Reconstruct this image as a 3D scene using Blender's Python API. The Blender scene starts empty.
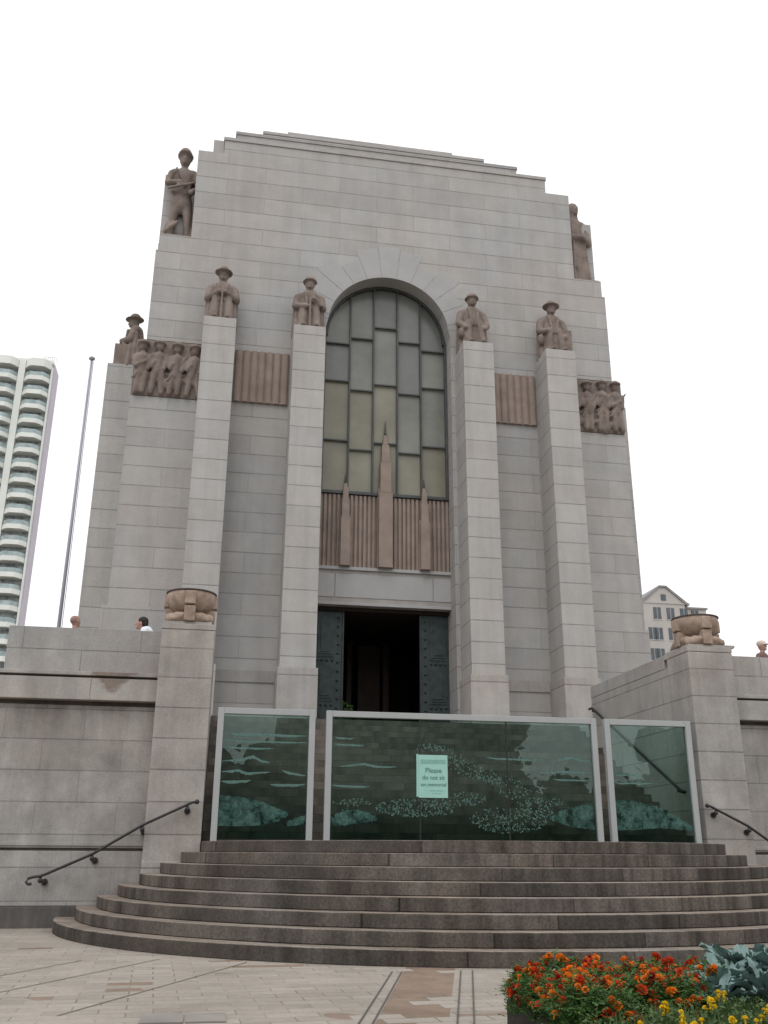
import bpy, bmesh, math, random
from mathutils import Vector, Matrix
random.seed(7)
S = bpy.context.scene
COL = S.collection
PI = math.pi
G = 0.08                      # ground level

# ------------------------------------------------------------------ materials
def new_mat(name):
    m = bpy.data.materials.new(name); m.use_nodes = True
    nt = m.node_tree; nt.nodes.clear()
    out = nt.nodes.new('ShaderNodeOutputMaterial')
    return m, nt, out
def nd(nt, t, **kw):
    n = nt.nodes.new(t)
    for k, v in kw.items():
        if k in n.inputs.keys(): n.inputs[k].default_value = v
        else: setattr(n, k, v)
    return n
def mix(nt, a, b, fac, mode='MIX'):
    n = nt.nodes.new('ShaderNodeMix'); n.data_type = 'RGBA'; n.blend_type = mode
    for sock, v in ((n.inputs[6], a), (n.inputs[7], b), (n.inputs[0], fac)):
        if hasattr(v, 'is_output'): nt.links.new(v, sock)
        elif isinstance(v, (tuple, list)): sock.default_value = (*v[:3], 1)
        else: sock.default_value = v
    return n.outputs[2]
def math_n(nt, op, a, b=None, clamp=False):
    n = nt.nodes.new('ShaderNodeMath'); n.operation = op; n.use_clamp = clamp
    for i, v in enumerate((a, b)):
        if v is None: continue
        if hasattr(v, 'is_output'): nt.links.new(v, n.inputs[i])
        else: n.inputs[i].default_value = v
    return n.outputs[0]
def ramp(nt, fac, stops):
    n = nt.nodes.new('ShaderNodeValToRGB')
    e = n.color_ramp.elements
    while len(e) < len(stops): e.new(0.5)
    for el, (p, c) in zip(e, stops):
        el.position = p; el.color = (c, c, c, 1) if not isinstance(c, tuple) else (*c, 1)
    nt.links.new(fac, n.inputs[0]); return n.outputs[0]
def noise(nt, vec, scale, detail=4, rough=0.55):
    n = nd(nt, 'ShaderNodeTexNoise', Scale=scale, Detail=detail, Roughness=rough)
    if vec is not None: nt.links.new(vec, n.inputs['Vector'])
    return n.outputs['Fac']
def position(nt):
    return nt.nodes.new('ShaderNodeNewGeometry').outputs['Position']
def mapping(nt, vec, loc=(0,0,0), rot=(0,0,0), scale=(1,1,1)):
    n = nt.nodes.new('ShaderNodeMapping')
    n.inputs['Location'].default_value = loc; n.inputs['Rotation'].default_value = rot; n.inputs['Scale'].default_value = scale
    nt.links.new(vec, n.inputs[0]); return n.outputs[0]

def stone(name, col, row=0.5, width=1.9, zoff=0.0, vj=0.5, tread=0.0, grain=0.12, sfreq=3.2, drip=None, stain=None, joint=0.013, dark=0.55, var=0.10, streak=0.25, vertical=True, blotch=0.16, warm=(1.05,0.98,0.93), seed=0.0, offset=0.5):
    m, nt, out = new_mat(name)
    geo = nt.nodes.new('ShaderNodeNewGeometry')
    pos = geo.outputs['Position']
    sp = nt.nodes.new('ShaderNodeSeparateXYZ'); nt.links.new(pos, sp.inputs[0])
    u = math_n(nt, 'ADD', math_n(nt, 'ADD', sp.outputs[0], sp.outputs[1]), 200.3 + seed)
    v = math_n(nt, 'ADD', sp.outputs[2], 100*row - zoff)
    cb = nt.nodes.new('ShaderNodeCombineXYZ'); nt.links.new(u, cb.inputs[0]); nt.links.new(v, cb.inputs[1])
    br = nd(nt, 'ShaderNodeTexBrick')
    br.offset = offset; br.squash = 1.0
    br.inputs['Color1'].default_value = (1-var,)*3 + (1,)
    br.inputs['Color2'].default_value = (1+var,)*3 + (1,)
    br.inputs['Mortar'].default_value = (1,1,1,1)
    br.inputs['Scale'].default_value = 1; br.inputs['Mortar Size'].default_value = joint
    br.inputs['Mortar Smooth'].default_value = 0.35; br.inputs['Bias'].default_value = 0
    br.inputs['Brick Width'].default_value = width if vertical else 400.0
    br.inputs['Row Height'].default_value = row
    nt.links.new(cb.outputs[0], br.inputs['Vector'])
    nsep = nt.nodes.new('ShaderNodeSeparateXYZ'); nt.links.new(geo.outputs['Normal'], nsep.inputs[0])
    side = math_n(nt, 'LESS_THAN', math_n(nt, 'ABSOLUTE', nsep.outputs[2]), 0.6)
    fr = math_n(nt, 'ABSOLUTE', math_n(nt, 'SUBTRACT', math_n(nt, 'FRACT', math_n(nt, 'DIVIDE', v, row)), 0.5))
    hz = math_n(nt, 'GREATER_THAN', fr, 0.5 - joint/row)
    jf = math_n(nt, 'MULTIPLY', math_n(nt, 'MAXIMUM', hz, math_n(nt, 'MULTIPLY', br.outputs['Fac'], vj)), side)
    # per block tint
    base = mix(nt, col, tuple(c*w for c, w in zip(col, warm)), ramp(nt, noise(nt, pos, 0.55+seed*0.01, 3), [(0.35,0.0),(0.65,1.0)]))
    base = mix(nt, base, br.outputs['Color'], 1.0, 'MULTIPLY')
    # blotches, grain, vertical weather streaks
    bl = ramp(nt, noise(nt, pos, 1.7, 6, 0.65), [(0.3, 1-blotch),(0.7, 1+blotch*0.4)])
    base = mix(nt, base, bl, 1.0, 'MULTIPLY')
    gr = ramp(nt, noise(nt, pos, 38, 3, 0.7), [(0.3, 1-grain),(0.7, 1+grain*0.7)])
    base = mix(nt, base, gr, 1.0, 'MULTIPLY')
    stv = mapping(nt, cb.outputs[0], scale=(sfreq, 0.22, 1))
    stn = ramp(nt, noise(nt, stv, 1.0, 5, 0.6), [(0.36, 1-streak),(0.6, 1.0)])
    base = mix(nt, base, stn, 1.0, 'MULTIPLY')
    if drip:       # run-off grime below a ledge
        zt, ln = drip
        g_ = math_n(nt, 'MULTIPLY', math_n(nt, 'DIVIDE', math_n(nt, 'SUBTRACT', sp.outputs[2], zt-ln), ln, True), 1.0)
        n_ = ramp(nt, noise(nt, mapping(nt, cb.outputs[0], scale=(2.6,0.35,1)), 1.0, 5, 0.65), [(0.38,0.0),(0.66,1.0)])
        gf = math_n(nt, 'MULTIPLY', math_n(nt, 'MULTIPLY', g_, g_), math_n(nt, 'ADD', math_n(nt, 'MULTIPLY', n_, 0.75), 0.15), True)
        base = mix(nt, base, mix(nt, base, (0.50,0.47,0.44), 1.0, 'MULTIPLY'), gf)
    if stain:      # a rusty run mark
        x0_, z0_, w_, h_ = stain
        a_ = math_n(nt, 'DIVIDE', math_n(nt, 'ABSOLUTE', math_n(nt, 'SUBTRACT', sp.outputs[0], x0_)), w_)
        c_ = math_n(nt, 'DIVIDE', math_n(nt, 'SUBTRACT', z0_, sp.outputs[2]), h_)
        m_ = math_n(nt, 'ADD', math_n(nt, 'ADD', a_, c_), math_n(nt, 'MULTIPLY', math_n(nt, 'SUBTRACT', noise(nt, pos, 9, 4), 0.5), 0.9))
        base = mix(nt, base, mix(nt, base, (0.52,0.43,0.38), 1.0, 'MULTIPLY'), ramp(nt, m_, [(0.7,0.85),(1.0,0.0)]))
    if tread:      # upward faces paler: skylight painted into the stone colour
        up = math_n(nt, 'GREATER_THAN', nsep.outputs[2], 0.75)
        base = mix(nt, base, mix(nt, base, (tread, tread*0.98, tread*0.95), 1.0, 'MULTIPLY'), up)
    jn = math_n(nt, 'MULTIPLY', jf, ramp(nt, noise(nt, pos, 2.3, 2), [(0.3,0.55),(0.6,1.0)]))
    base = mix(nt, base, mix(nt, base, (dark,)*3, 1.0, 'MULTIPLY'), jn)
    b = nd(nt, 'ShaderNodeBsdfPrincipled', Roughness=0.85)
    b.inputs['Specular IOR Level'].default_value = 0.25
    nt.links.new(base, b.inputs['Base Color'])
    h = math_n(nt, 'SUBTRACT', math_n(nt, 'MULTIPLY', noise(nt, pos, 30, 4, 0.7), 0.25), jf)
    bp = nd(nt, 'ShaderNodeBump', Strength=0.35, Distance=0.012); nt.links.new(h, bp.inputs['Height'])
    nt.links.new(bp.outputs[0], b.inputs['Normal'])
    nt.links.new(b.outputs[0], out.inputs[0])
    return m

def plain(name, col, rough=0.7, var=0.15, scale=4, metal=0.0, spec=0.3, bump=0.0, bscale=40, col2=None):
    m, nt, out = new_mat(name)
    pos = position(nt)
    n = noise(nt, pos, scale, 5, 0.6)
    c = mix(nt, tuple(x*(1-var) for x in col), tuple(x*(1+var) for x in (col2 or col)), ramp(nt, n, [(0.3,0.0),(0.7,1.0)]))
    b = nd(nt, 'ShaderNodeBsdfPrincipled', Roughness=rough, Metallic=metal)
    b.inputs['Specular IOR Level'].default_value = spec
    nt.links.new(c, b.inputs['Base Color'])
    if bump:
        bp = nd(nt, 'ShaderNodeBump', Strength=bump, Distance=0.02)
        nt.links.new(noise(nt, pos, bscale, 4), bp.inputs['Height']); nt.links.new(bp.outputs[0], b.inputs['Normal'])
    nt.links.new(b.outputs[0], out.inputs[0]); return m

def leafmat(name, c1, c2, rough=0.55, trans=0.25):
    m, nt, out = new_mat(name)
    pos = position(nt)
    geo = nt.nodes.new('ShaderNodeNewGeometry')
    c = mix(nt, c1, c2, geo.outputs['Random Per Island'])
    b = nd(nt, 'ShaderNodeBsdfPrincipled', Roughness=rough); b.inputs['Specular IOR Level'].default_value = 0.3
    nt.links.new(c, b.inputs['Base Color'])
    t = nd(nt, 'ShaderNodeBsdfTranslucent'); nt.links.new(c, t.inputs['Color'])
    ms = nt.nodes.new('ShaderNodeMixShader'); ms.inputs[0].default_value = trans
    nt.links.new(b.outputs[0], ms.inputs[1]); nt.links.new(t.outputs[0], ms.inputs[2])
    nt.links.new(ms.outputs[0], out.inputs[0]); return m

def glassmat(name, tint, ior=1.5, rough=0.0):
    m, nt, out = new_mat(name)
    tr = nd(nt, 'ShaderNodeBsdfTransparent'); tr.inputs[0].default_value = (*tint, 1)
    gl = nd(nt, 'ShaderNodeBsdfGlossy', Roughness=rough); gl.inputs[0].default_value = (0.85,0.95,0.92,1)
    fr = nd(nt, 'ShaderNodeFresnel', IOR=ior)
    ms = nt.nodes.new('ShaderNodeMixShader')
    nt.links.new(fr.outputs[0], ms.inputs[0]); nt.links.new(tr.outputs[0], ms.inputs[1]); nt.links.new(gl.outputs[0], ms.inputs[2])
    nt.links.new(ms.outputs[0], out.inputs[0]); return m

M = {}
M['wall'] = stone('granite_wall', (0.405,0.398,0.392), 0.5, 2.05, 0.20, var=0.06, streak=0.08, blotch=0.10, dark=0.62, vj=0.45, warm=(1.02,0.975,0.94))
M['buttress'] = stone('granite_buttress', (0.44,0.43,0.42), 0.5, 2.0, 0.11, vertical=False, var=0.05, streak=0.12, blotch=0.10, dark=0.55, joint=0.012, warm=(1.02,0.98,0.95))
M['plinth'] = stone('granite_plinth', (0.42,0.41,0.40), 0.9, 2.0, 0.2, vertical=False, var=0.05, streak=0.15)
M['trim'] = stone('granite_trim', (0.37,0.36,0.352), 5.0, 1.2, 1.0, var=0.05, streak=0.12, vj=0.2)
M['terrace'] = stone('granite_terrace', (0.375,0.362,0.348), 0.447, 1.15, 0.425, var=0.06, streak=0.18, blotch=0.32, seed=3, dark=0.62, vj=0.5, joint=0.009, drip=(3.165,0.9), warm=(0.98,0.94,0.90))
M['groove'] = stone('shadow_line_granite', (0.15,0.135,0.12), 5.0, 1.15, 2.0, var=0.1, streak=0.2, blotch=0.4, vj=0)  # dark tone paints shadow lines into the wall recesses
M['parapet'] = stone('granite_parapet', (0.39,0.382,0.37), 0.345, 1.75, 0.205, var=0.05, streak=0.15, blotch=0.18, seed=1, dark=0.5, vj=0.9, joint=0.009)
M['band'] = stone('granite_band', (0.40,0.388,0.37), 5.0, 1.42, 2.0, var=0.05, streak=0.18, blotch=0.22, seed=0.6, dark=0.5, vj=0.9, joint=0.009, stain=(-5.42,3.62,0.36,0.30))
M['pier'] = stone('granite_pier', (0.395,0.385,0.372), 0.452, 1.0, 0.42, vertical=False, var=0.06, streak=0.18, blotch=0.25, dark=0.55, joint=0.010)
M['cheek'] = stone('granite_cheek', (0.375,0.365,0.352), 0.452, 0.95, 0.42, var=0.05, streak=0.12, blotch=0.15, dark=0.55, vj=0.7, joint=0.010)
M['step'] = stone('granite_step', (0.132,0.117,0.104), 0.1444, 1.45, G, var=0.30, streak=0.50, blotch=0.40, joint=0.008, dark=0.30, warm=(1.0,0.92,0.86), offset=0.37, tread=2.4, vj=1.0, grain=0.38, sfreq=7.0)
M['dark_base'] = stone('granite_base', (0.13,0.12,0.115), 4.0, 1.9, 0, var=0.1, streak=0.4, blotch=0.3)
M['pink'] = plain('weathered_pink_granite', (0.200,0.158,0.137), 0.88, 0.22, 3, bump=0.8, bscale=20, col2=(0.225,0.182,0.160))
M['pinkflat'] = plain('pink_fluted', (0.285,0.225,0.192), 0.85, 0.16, 3, bump=0.2)
M['urn'] = plain('red_granite', (0.30,0.215,0.165), 0.8, 0.22, 6, bump=0.35, bscale=30, col2=(0.36,0.28,0.23))
M['rim'] = plain('dark_bowl_rim', (0.09,0.07,0.06), 0.8, 0.2, 6)  # rim in a darker tone than the bowl
M['bronze'] = plain('bronze_green', (0.045,0.058,0.058), 0.5, 0.3, 6, metal=0.3, bump=0.25, bscale=60)
M['mullion'] = plain('bronze_mullion', (0.075,0.08,0.08), 0.5, 0.2, 3, metal=0.3)
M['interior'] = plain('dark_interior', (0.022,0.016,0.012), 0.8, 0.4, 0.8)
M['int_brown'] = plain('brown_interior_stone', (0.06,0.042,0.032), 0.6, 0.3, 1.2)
M['frame'] = plain('aluminium_frame', (0.36,0.375,0.375), 0.45, 0.05, 3, spec=0.5)
M['iron'] = plain('black_iron', (0.025,0.024,0.024), 0.45, 0.3, 30, metal=0.2, spec=0.5)
M['pole'] = plain('painted_pole', (0.36,0.36,0.41), 0.4, 0.06, 2)
M['glass'] = glassmat('green_screen_glass', (0.68,0.82,0.785))
M['white_render'] = plain('white_render', (0.68,0.70,0.665), 0.8, 0.06, 0.3)
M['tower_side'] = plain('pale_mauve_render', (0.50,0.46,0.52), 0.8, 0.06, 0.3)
M['tower_glass'] = plain('dark_window', (0.06,0.075,0.085), 0.2, 0.4, 0.5, spec=0.6)
M['balcony_window'] = plain('balcony_door_glass', (0.27,0.30,0.30), 0.3, 0.7, 0.9, spec=0.6)
M['rail_glass'] = plain('balcony_glass', (0.30,0.37,0.375), 0.3, 0.3, 0.7, spec=0.5)
M['cream'] = plain('cream_render', (0.42,0.395,0.375), 0.85, 0.08, 0.3)
M['roofgrey'] = plain('grey_roof', (0.25,0.24,0.24), 0.8, 0.1, 0.5)
M['skin'] = plain('skin', (0.42,0.24,0.19), 0.55, 0.1, 8)
M['hair'] = plain('dark_hair', (0.015,0.013,0.012), 0.6, 0.2, 30)
M['greyhair'] = plain('cropped_grey_hair', (0.28,0.17,0.14), 0.7, 0.2, 60)
M['shirt'] = plain('white_shirt', (0.72,0.75,0.80), 0.8, 0.05, 5)
M['redshirt'] = plain('dull_brown_shirt', (0.17,0.10,0.09), 0.85, 0.1, 5)
M['cap'] = plain('pale_cap', (0.62,0.50,0.46), 0.85, 0.05, 5)
M['trousers'] = plain('dark_trousers', (0.04,0.04,0.05), 0.85, 0.1, 5)
M['planter'] = plain('dark_planter', (0.028,0.024,0.023), 0.7, 0.3, 8, bump=0.3)
M['soil'] = plain('soil', (0.03,0.022,0.016), 0.95, 0.4, 20, bump=0.8, bscale=60)
M['marigold_leaf'] = leafmat('marigold_leaf', (0.03,0.08,0.018), (0.085,0.175,0.042))
M['herb_leaf'] = leafmat('herb_leaf', (0.035,0.075,0.022), (0.115,0.17,0.06))
M['kale_leaf'] = leafmat('kale_leaf', (0.12,0.20,0.18), (0.25,0.35,0.335), trans=0.1)
M['kale_core'] = leafmat('kale_core', (0.04,0.10,0.05), (0.08,0.16,0.08))
M['orange'] = leafmat('orange_petal', (0.75,0.17,0.012), (0.85,0.27,0.02), 0.7)
M['red'] = leafmat('red_petal', (0.42,0.03,0.012), (0.68,0.09,0.014), 0.7)
M['deepred'] = leafmat('deep_red_petal', (0.25,0.015,0.012), (0.45,0.03,0.015), 0.7)
M['yellow'] = leafmat('yellow_petal', (0.80,0.52,0.015), (0.85,0.66,0.03), 0.7)
M['tree_leaf'] = leafmat('park_tree_leaf', (0.02,0.04,0.015), (0.05,0.085,0.03))
M['paper'] = plain('notice_paper', (0.33,0.58,0.51), 0.6, 0.05, 6)
M['ink'] = plain('notice_ink', (0.04,0.13,0.12), 0.7, 0.05, 6)
def etchmat():
    m, nt, out = new_mat('etched_frosting')
    pos = position(nt)
    d = nd(nt, 'ShaderNodeBsdfDiffuse'); d.inputs[0].default_value = (0.19,0.30,0.28,1)
    t = nd(nt, 'ShaderNodeBsdfTransparent'); t.inputs[0].default_value = (0.75,0.9,0.86,1)
    ms = nt.nodes.new('ShaderNodeMixShader')
    nt.links.new(ramp(nt, noise(nt, pos, 26, 4, 0.7), [(0.3,0.30),(0.7,0.60)]), ms.inputs[0])
    nt.links.new(t.outputs[0], ms.inputs[1]); nt.links.new(d.outputs[0], ms.inputs[2])
    nt.links.new(ms.outputs[0], out.inputs[0]); return m
M['etch'] = etchmat()
def soft_etchmat():
    m, nt, out = new_mat('faint_frosting')
    pos = position(nt)
    d = nd(nt, 'ShaderNodeBsdfDiffuse'); d.inputs[0].default_value = (0.22,0.38,0.35,1)
    t = nd(nt, 'ShaderNodeBsdfTransparent'); t.inputs[0].default_value = (0.8,0.92,0.9,1)
    ms = nt.nodes.new('ShaderNodeMixShader')
    nt.links.new(ramp(nt, noise(nt, pos, 5, 5, 0.75), [(0.40,0.0),(0.72,0.30)]), ms.inputs[0])
    nt.links.new(t.outputs[0], ms.inputs[1]); nt.links.new(d.outputs[0], ms.inputs[2])
    nt.links.new(ms.outputs[0], out.inputs[0]); return m
M['softetch'] = soft_etchmat()
def window_glass(name, ca, cb):
    m, nt, out = new_mat(name)
    geo = nt.nodes.new('ShaderNodeNewGeometry'); pos = geo.outputs['Position']
    sp = nt.nodes.new('ShaderNodeSeparateXYZ'); nt.links.new(pos, sp.inputs[0])
    c = mix(nt, ca, cb, geo.outputs['Random Per Island'])
    c = mix(nt, c, ramp(nt, noise(nt, pos, 0.9, 4, 0.6), [(0.3,0.75),(0.7,1.15)]), 1.0, 'MULTIPLY')
    b = nd(nt, 'ShaderNodeBsdfPrincipled', Roughness=0.22); b.inputs['Specular IOR Level'].default_value = 0.55
    nt.links.new(c, b.inputs['Base Color'])
    bp = nd(nt, 'ShaderNodeBump', Strength=0.12, Distance=0.02); nt.links.new(noise(nt, pos, 5, 3), bp.inputs['Height'])
    nt.links.new(bp.outputs[0], b.inputs['Normal'])
    nt.links.new(b.outputs[0], out.inputs[0]); return m
M['winglass'] = window_glass('sky_reflect_leaded_glass', (0.148,0.155,0.145), (0.205,0.205,0.178))  # sky reflection painted into the tint of the upper panes
M['winglass_warm'] = window_glass('amber_leaded_glass', (0.20,0.19,0.13), (0.235,0.225,0.168))
def paving():
    m, nt, out = new_mat('stone_paving')
    pos = position(nt)
    rot = mapping(nt, pos, rot=(0,0,math.radians(-3)))
    def bricks(w, h, seed, joint=0.006, off=0.5):
        mp = mapping(nt, rot, loc=(seed, seed*1.7, 0))
        b = nd(nt, 'ShaderNodeTexBrick'); b.offset = off
        b.inputs['Color1'].default_value = (0,0,0,1); b.inputs['Color2'].default_value = (1,1,1,1); b.inputs['Mortar'].default_value = (0.5,0.5,0.5,1)
        b.inputs['Scale'].default_value = 1; b.inputs['Mortar Size'].default_value = joint; b.inputs['Mortar Smooth'].default_value = 0.2
        b.inputs['Brick Width'].default_value = w; b.inputs['Row Height'].default_value = h
        nt.links.new(mp, b.inputs['Vector']); return b
    b1 = bricks(0.36, 0.18, 50.0)
    sp = nt.nodes.new('ShaderNodeSeparateXYZ'); nt.links.new(pos, sp.inputs[0])
    # strip of brown brick between the two drain lines (drains run about 0.27 m right per metre away)
    xs = math_n(nt, 'SUBTRACT', sp.outputs[0], math_n(nt, 'MULTIPLY', math_n(nt, 'ADD', sp.outputs[1], 13.9), 0.265))
    d = math_n(nt, 'ABSOLUTE', math_n(nt, 'ADD', xs, 2.50))
    zone = math_n(nt, 'LESS_THAN', d, 0.24)
    far = ramp(nt, noise(nt, pos, 0.6, 3), [(0.50,0.0),(0.62,1.0)])
    thr = mix(nt, mix(nt, (0.0,)*3, (0.11,)*3, far), (0.80,)*3, zone)
    brown = math_n(nt, 'LESS_THAN', b1.outputs['Color'], thr)
    light = mix(nt, (0.290,0.256,0.218), (0.350,0.312,0.268), b1.outputs['Color'])
    br = mix(nt, (0.19,0.135,0.10), (0.25,0.185,0.14), ramp(nt, noise(nt, pos, 3, 3), [(0.3,0.0),(0.7,1.0)]))
    c = mix(nt, light, br, brown)
    c = mix(nt, c, ramp(nt, noise(nt, pos, 0.9, 6, 0.7), [(0.3,0.80),(0.62,1.06)]), 1.0, 'MULTIPLY')
    c = mix(nt, c, ramp(nt, noise(nt, pos, 30, 3, 0.7), [(0.3,0.88),(0.7,1.08)]), 1.0, 'MULTIPLY')
    st = ramp(nt, noise(nt, mapping(nt, pos, loc=(2.2,12.0,0), scale=(1.0,1.6,1)), 1.6, 6, 0.75), [(0.60,1.0),(0.70,0.72)])
    c = mix(nt, c, st, 1.0, 'MULTIPLY')
    jn = math_n(nt, 'MULTIPLY', b1.outputs['Fac'], ramp(nt, noise(nt, pos, 1.3, 2), [(0.38,0.08),(0.62,0.85)]))
    c = mix(nt, c, (0.13,0.11,0.095), jn)
    b = nd(nt, 'ShaderNodeBsdfPrincipled', Roughness=0.8); b.inputs['Specular IOR Level'].default_value = 0.3
    nt.links.new(c, b.inputs['Base Color'])
    bp = nd(nt, 'ShaderNodeBump', Strength=0.4, Distance=0.01)
    nt.links.new(math_n(nt, 'SUBTRACT', math_n(nt,'MULTIPLY',noise(nt, pos, 40, 3),0.3), b1.outputs['Fac']), bp.inputs['Height'])
    nt.links.new(bp.outputs[0], b.inputs['Normal'])
    nt.links.new(b.outputs[0], out.inputs[0]); return m
M['paving'] = paving()
M['terrace_floor'] = plain('terrace_paving', (0.36,0.34,0.32), 0.85, 0.12, 1.5)
M['slab'] = plain('grey_slab', (0.24,0.22,0.20), 0.85, 0.15, 3)
M['joint'] = plain('paving_joint', (0.20,0.18,0.155), 0.9, 0.3, 2)
M['drain'] = plain('drain_slot', (0.10,0.09,0.085), 0.8, 0.2, 10)

# ------------------------------------------------------------------ mesh helpers
class B:
    """collects shapes in world coordinates, then becomes one mesh object"""
    def __init__(s): s.bm = bmesh.new()
    def box(s, x0, x1, y0, y1, z0, z1):
        v = [s.bm.verts.new(p) for p in ((x0,y0,z0),(x1,y0,z0),(x1,y1,z0),(x0,y1,z0),(x0,y0,z1),(x1,y0,z1),(x1,y1,z1),(x0,y1,z1))]
        for f in ((0,3,2,1),(4,5,6,7),(0,1,5,4),(1,2,6,5),(2,3,7,6),(3,0,4,7)): s.bm.faces.new([v[i] for i in f])
        return v
    def frustum(s, a, b):
        """a, b = (x0,x1,y0,y1,z)"""
        v = [s.bm.verts.new(p) for p in ((a[0],a[2],a[4]),(a[1],a[2],a[4]),(a[1],a[3],a[4]),(a[0],a[3],a[4]),(b[0],b[2],b[4]),(b[1],b[2],b[4]),(b[1],b[3],b[4]),(b[0],b[3],b[4]))]
        for f in ((0,3,2,1),(4,5,6,7),(0,1,5,4),(1,2,6,5),(2,3,7,6),(3,0,4,7)): s.bm.faces.new([v[i] for i in f])
    def prism(s, pts, off):
        """closed polygon (list of 3-D points) extruded by vector off"""
        n = len(pts); off = Vector(off)
        a = [s.bm.verts.new(p) for p in pts]; b = [s.bm.verts.new(Vector(p)+off) for p in pts]
        s.bm.faces.new(a[::-1]); s.bm.faces.new(b)
        for i in range(n): s.bm.faces.new((a[i], a[(i+1)%n], b[(i+1)%n], b[i]))
    def blob(s, c, r, rot=(0,0,0), seg=14, rings=9):
        g = bmesh.ops.create_uvsphere(s.bm, u_segments=seg, v_segments=rings, radius=1)
        mt = Matrix.Translation(c) @ Matrix.Rotation(rot[2],4,'Z') @ Matrix.Rotation(rot[1],4,'Y') @ Matrix.Rotation(rot[0],4,'X') @ Matrix.Diagonal((*r,1))
        bmesh.ops.transform(s.bm, matrix=mt, verts=g['verts'])
    def limb(s, p0, p1, r0, r1, seg=10, caps=True, sq=1.0):
        p0 = Vector(p0); p1 = Vector(p1); d = p1-p0; L = d.length
        if L < 1e-6: return
        q = d.to_track_quat('Z','Y').to_matrix().to_4x4()
        g = bmesh.ops.create_cone(s.bm, cap_ends=True, segments=seg, radius1=r0, radius2=r1, depth=L)
        bmesh.ops.transform(s.bm, matrix=Matrix.Translation((p0+p1)/2) @ q @ Matrix.Diagonal((1,sq,1,1)), verts=g['verts'])
        if caps:
            s.blob(p0, (r0,r0*sq,r0), seg=seg, rings=6); s.blob(p1, (r1,r1*sq,r1), seg=seg, rings=6)
    def tube(s, pts, r, seg=8):
        pts = [Vector(p) for p in pts]; rings = []
        for i, p in enumerate(pts):
            d = (pts[min(i+1,len(pts)-1)]-pts[max(i-1,0)]).normalized()
            q = d.to_track_quat('Z','Y').to_matrix()
            rings.append([s.bm.verts.new(p + q @ Vector((r*math.cos(2*PI*k/seg), r*math.sin(2*PI*k/seg), 0))) for k in range(seg)])
        for a, b in zip(rings, rings[1:]):
            for k in range(seg): s.bm.faces.new((a[k], a[(k+1)%seg], b[(k+1)%seg], b[k]))
        s.bm.faces.new(rings[0][::-1]); s.bm.faces.new(rings[-1])
    def lathe(s, prof, c, seg=32):
        rings = []
        for r, z in prof:
            rings.append([s.bm.verts.new((c[0]+r*math.cos(2*PI*k/seg), c[1]+r*math.sin(2*PI*k/seg), c[2]+z)) for k in range(seg)])
        for a, b in zip(rings, rings[1:]):
            for k in range(seg): s.bm.faces.new((a[k], a[(k+1)%seg], b[(k+1)%seg], b[k]))
        s.bm.faces.new(rings[0][::-1]); s.bm.faces.new(rings[-1])
    def quad(s, a, b, c, d):
        s.bm.faces.new([s.bm.verts.new(p) for p in (a,b,c,d)])
    def poly(s, pts): s.bm.faces.new([s.bm.verts.new(p) for p in pts])
    def xform(s, mat): bmesh.ops.transform(s.bm, matrix=mat, verts=s.bm.verts)
    def obj(s, name, mat, parent=None, bevel=0, smooth=False, remesh=0, base=None, fix=True):
        if fix: bmesh.ops.recalc_face_normals(s.bm, faces=s.bm.faces)
        org = Vector((0,0,0))
        p = parent
        while p is not None: org = org + Vector(p.location); p = p.parent
        loc = Vector((0,0,0))
        if parent is None and base is not None: loc = Vector(base); org = loc
        if org.length: bmesh.ops.translate(s.bm, vec=-org, verts=s.bm.verts)
        me = bpy.data.meshes.new(name); s.bm.to_mesh(me); s.bm.free()
        o = bpy.data.objects.new(name, me); COL.objects.link(o)
        if remesh:
            md = o.modifiers.new('r','REMESH'); md.mode = 'VOXEL'; md.voxel_size = remesh
            ms = o.modifiers.new('s','SMOOTH'); ms.iterations = 3; ms.factor = 0.5
            dg = bpy.context.evaluated_depsgraph_get()
            me2 = bpy.data.meshes.new_from_object(o.evaluated_get(dg))
            o.modifiers.clear(); o.data = me2; bpy.data.meshes.remove(me); me = me2; me.name = name
            smooth = True
        if smooth: me.polygons.foreach_set('use_smooth', [True]*len(me.polygons))
        if bevel:
            md = o.modifiers.new('bevel','BEVEL'); md.width = bevel; md.segments = 2; md.limit_method = 'ANGLE'; md.angle_limit = math.radians(50)
        me.materials.clear()
        for mm in (mat if isinstance(mat, (list,tuple)) else [mat]): me.materials.append(mm)
        o.parent = parent; o.location = loc
        return o
def tag(o, label=None, cat=None, group=None, kind=None):
    if label: o['label'] = label
    if cat: o['category'] = cat
    if group: o['group'] = group
    if kind: o['kind'] = kind
    return o
def thing(name, label, cat, loc=(0,0,0), group=None):
    o = bpy.data.objects.new(name, None); COL.objects.link(o); o.location = loc
    o.empty_display_size = 0.2
    return tag(o, label, cat, group)
def copy_tree(o, parent=None):
    c = o.copy(); COL.objects.link(c); c.parent = parent
    for ch in [x for x in o.children]: copy_tree(ch, c)
    return c

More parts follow.
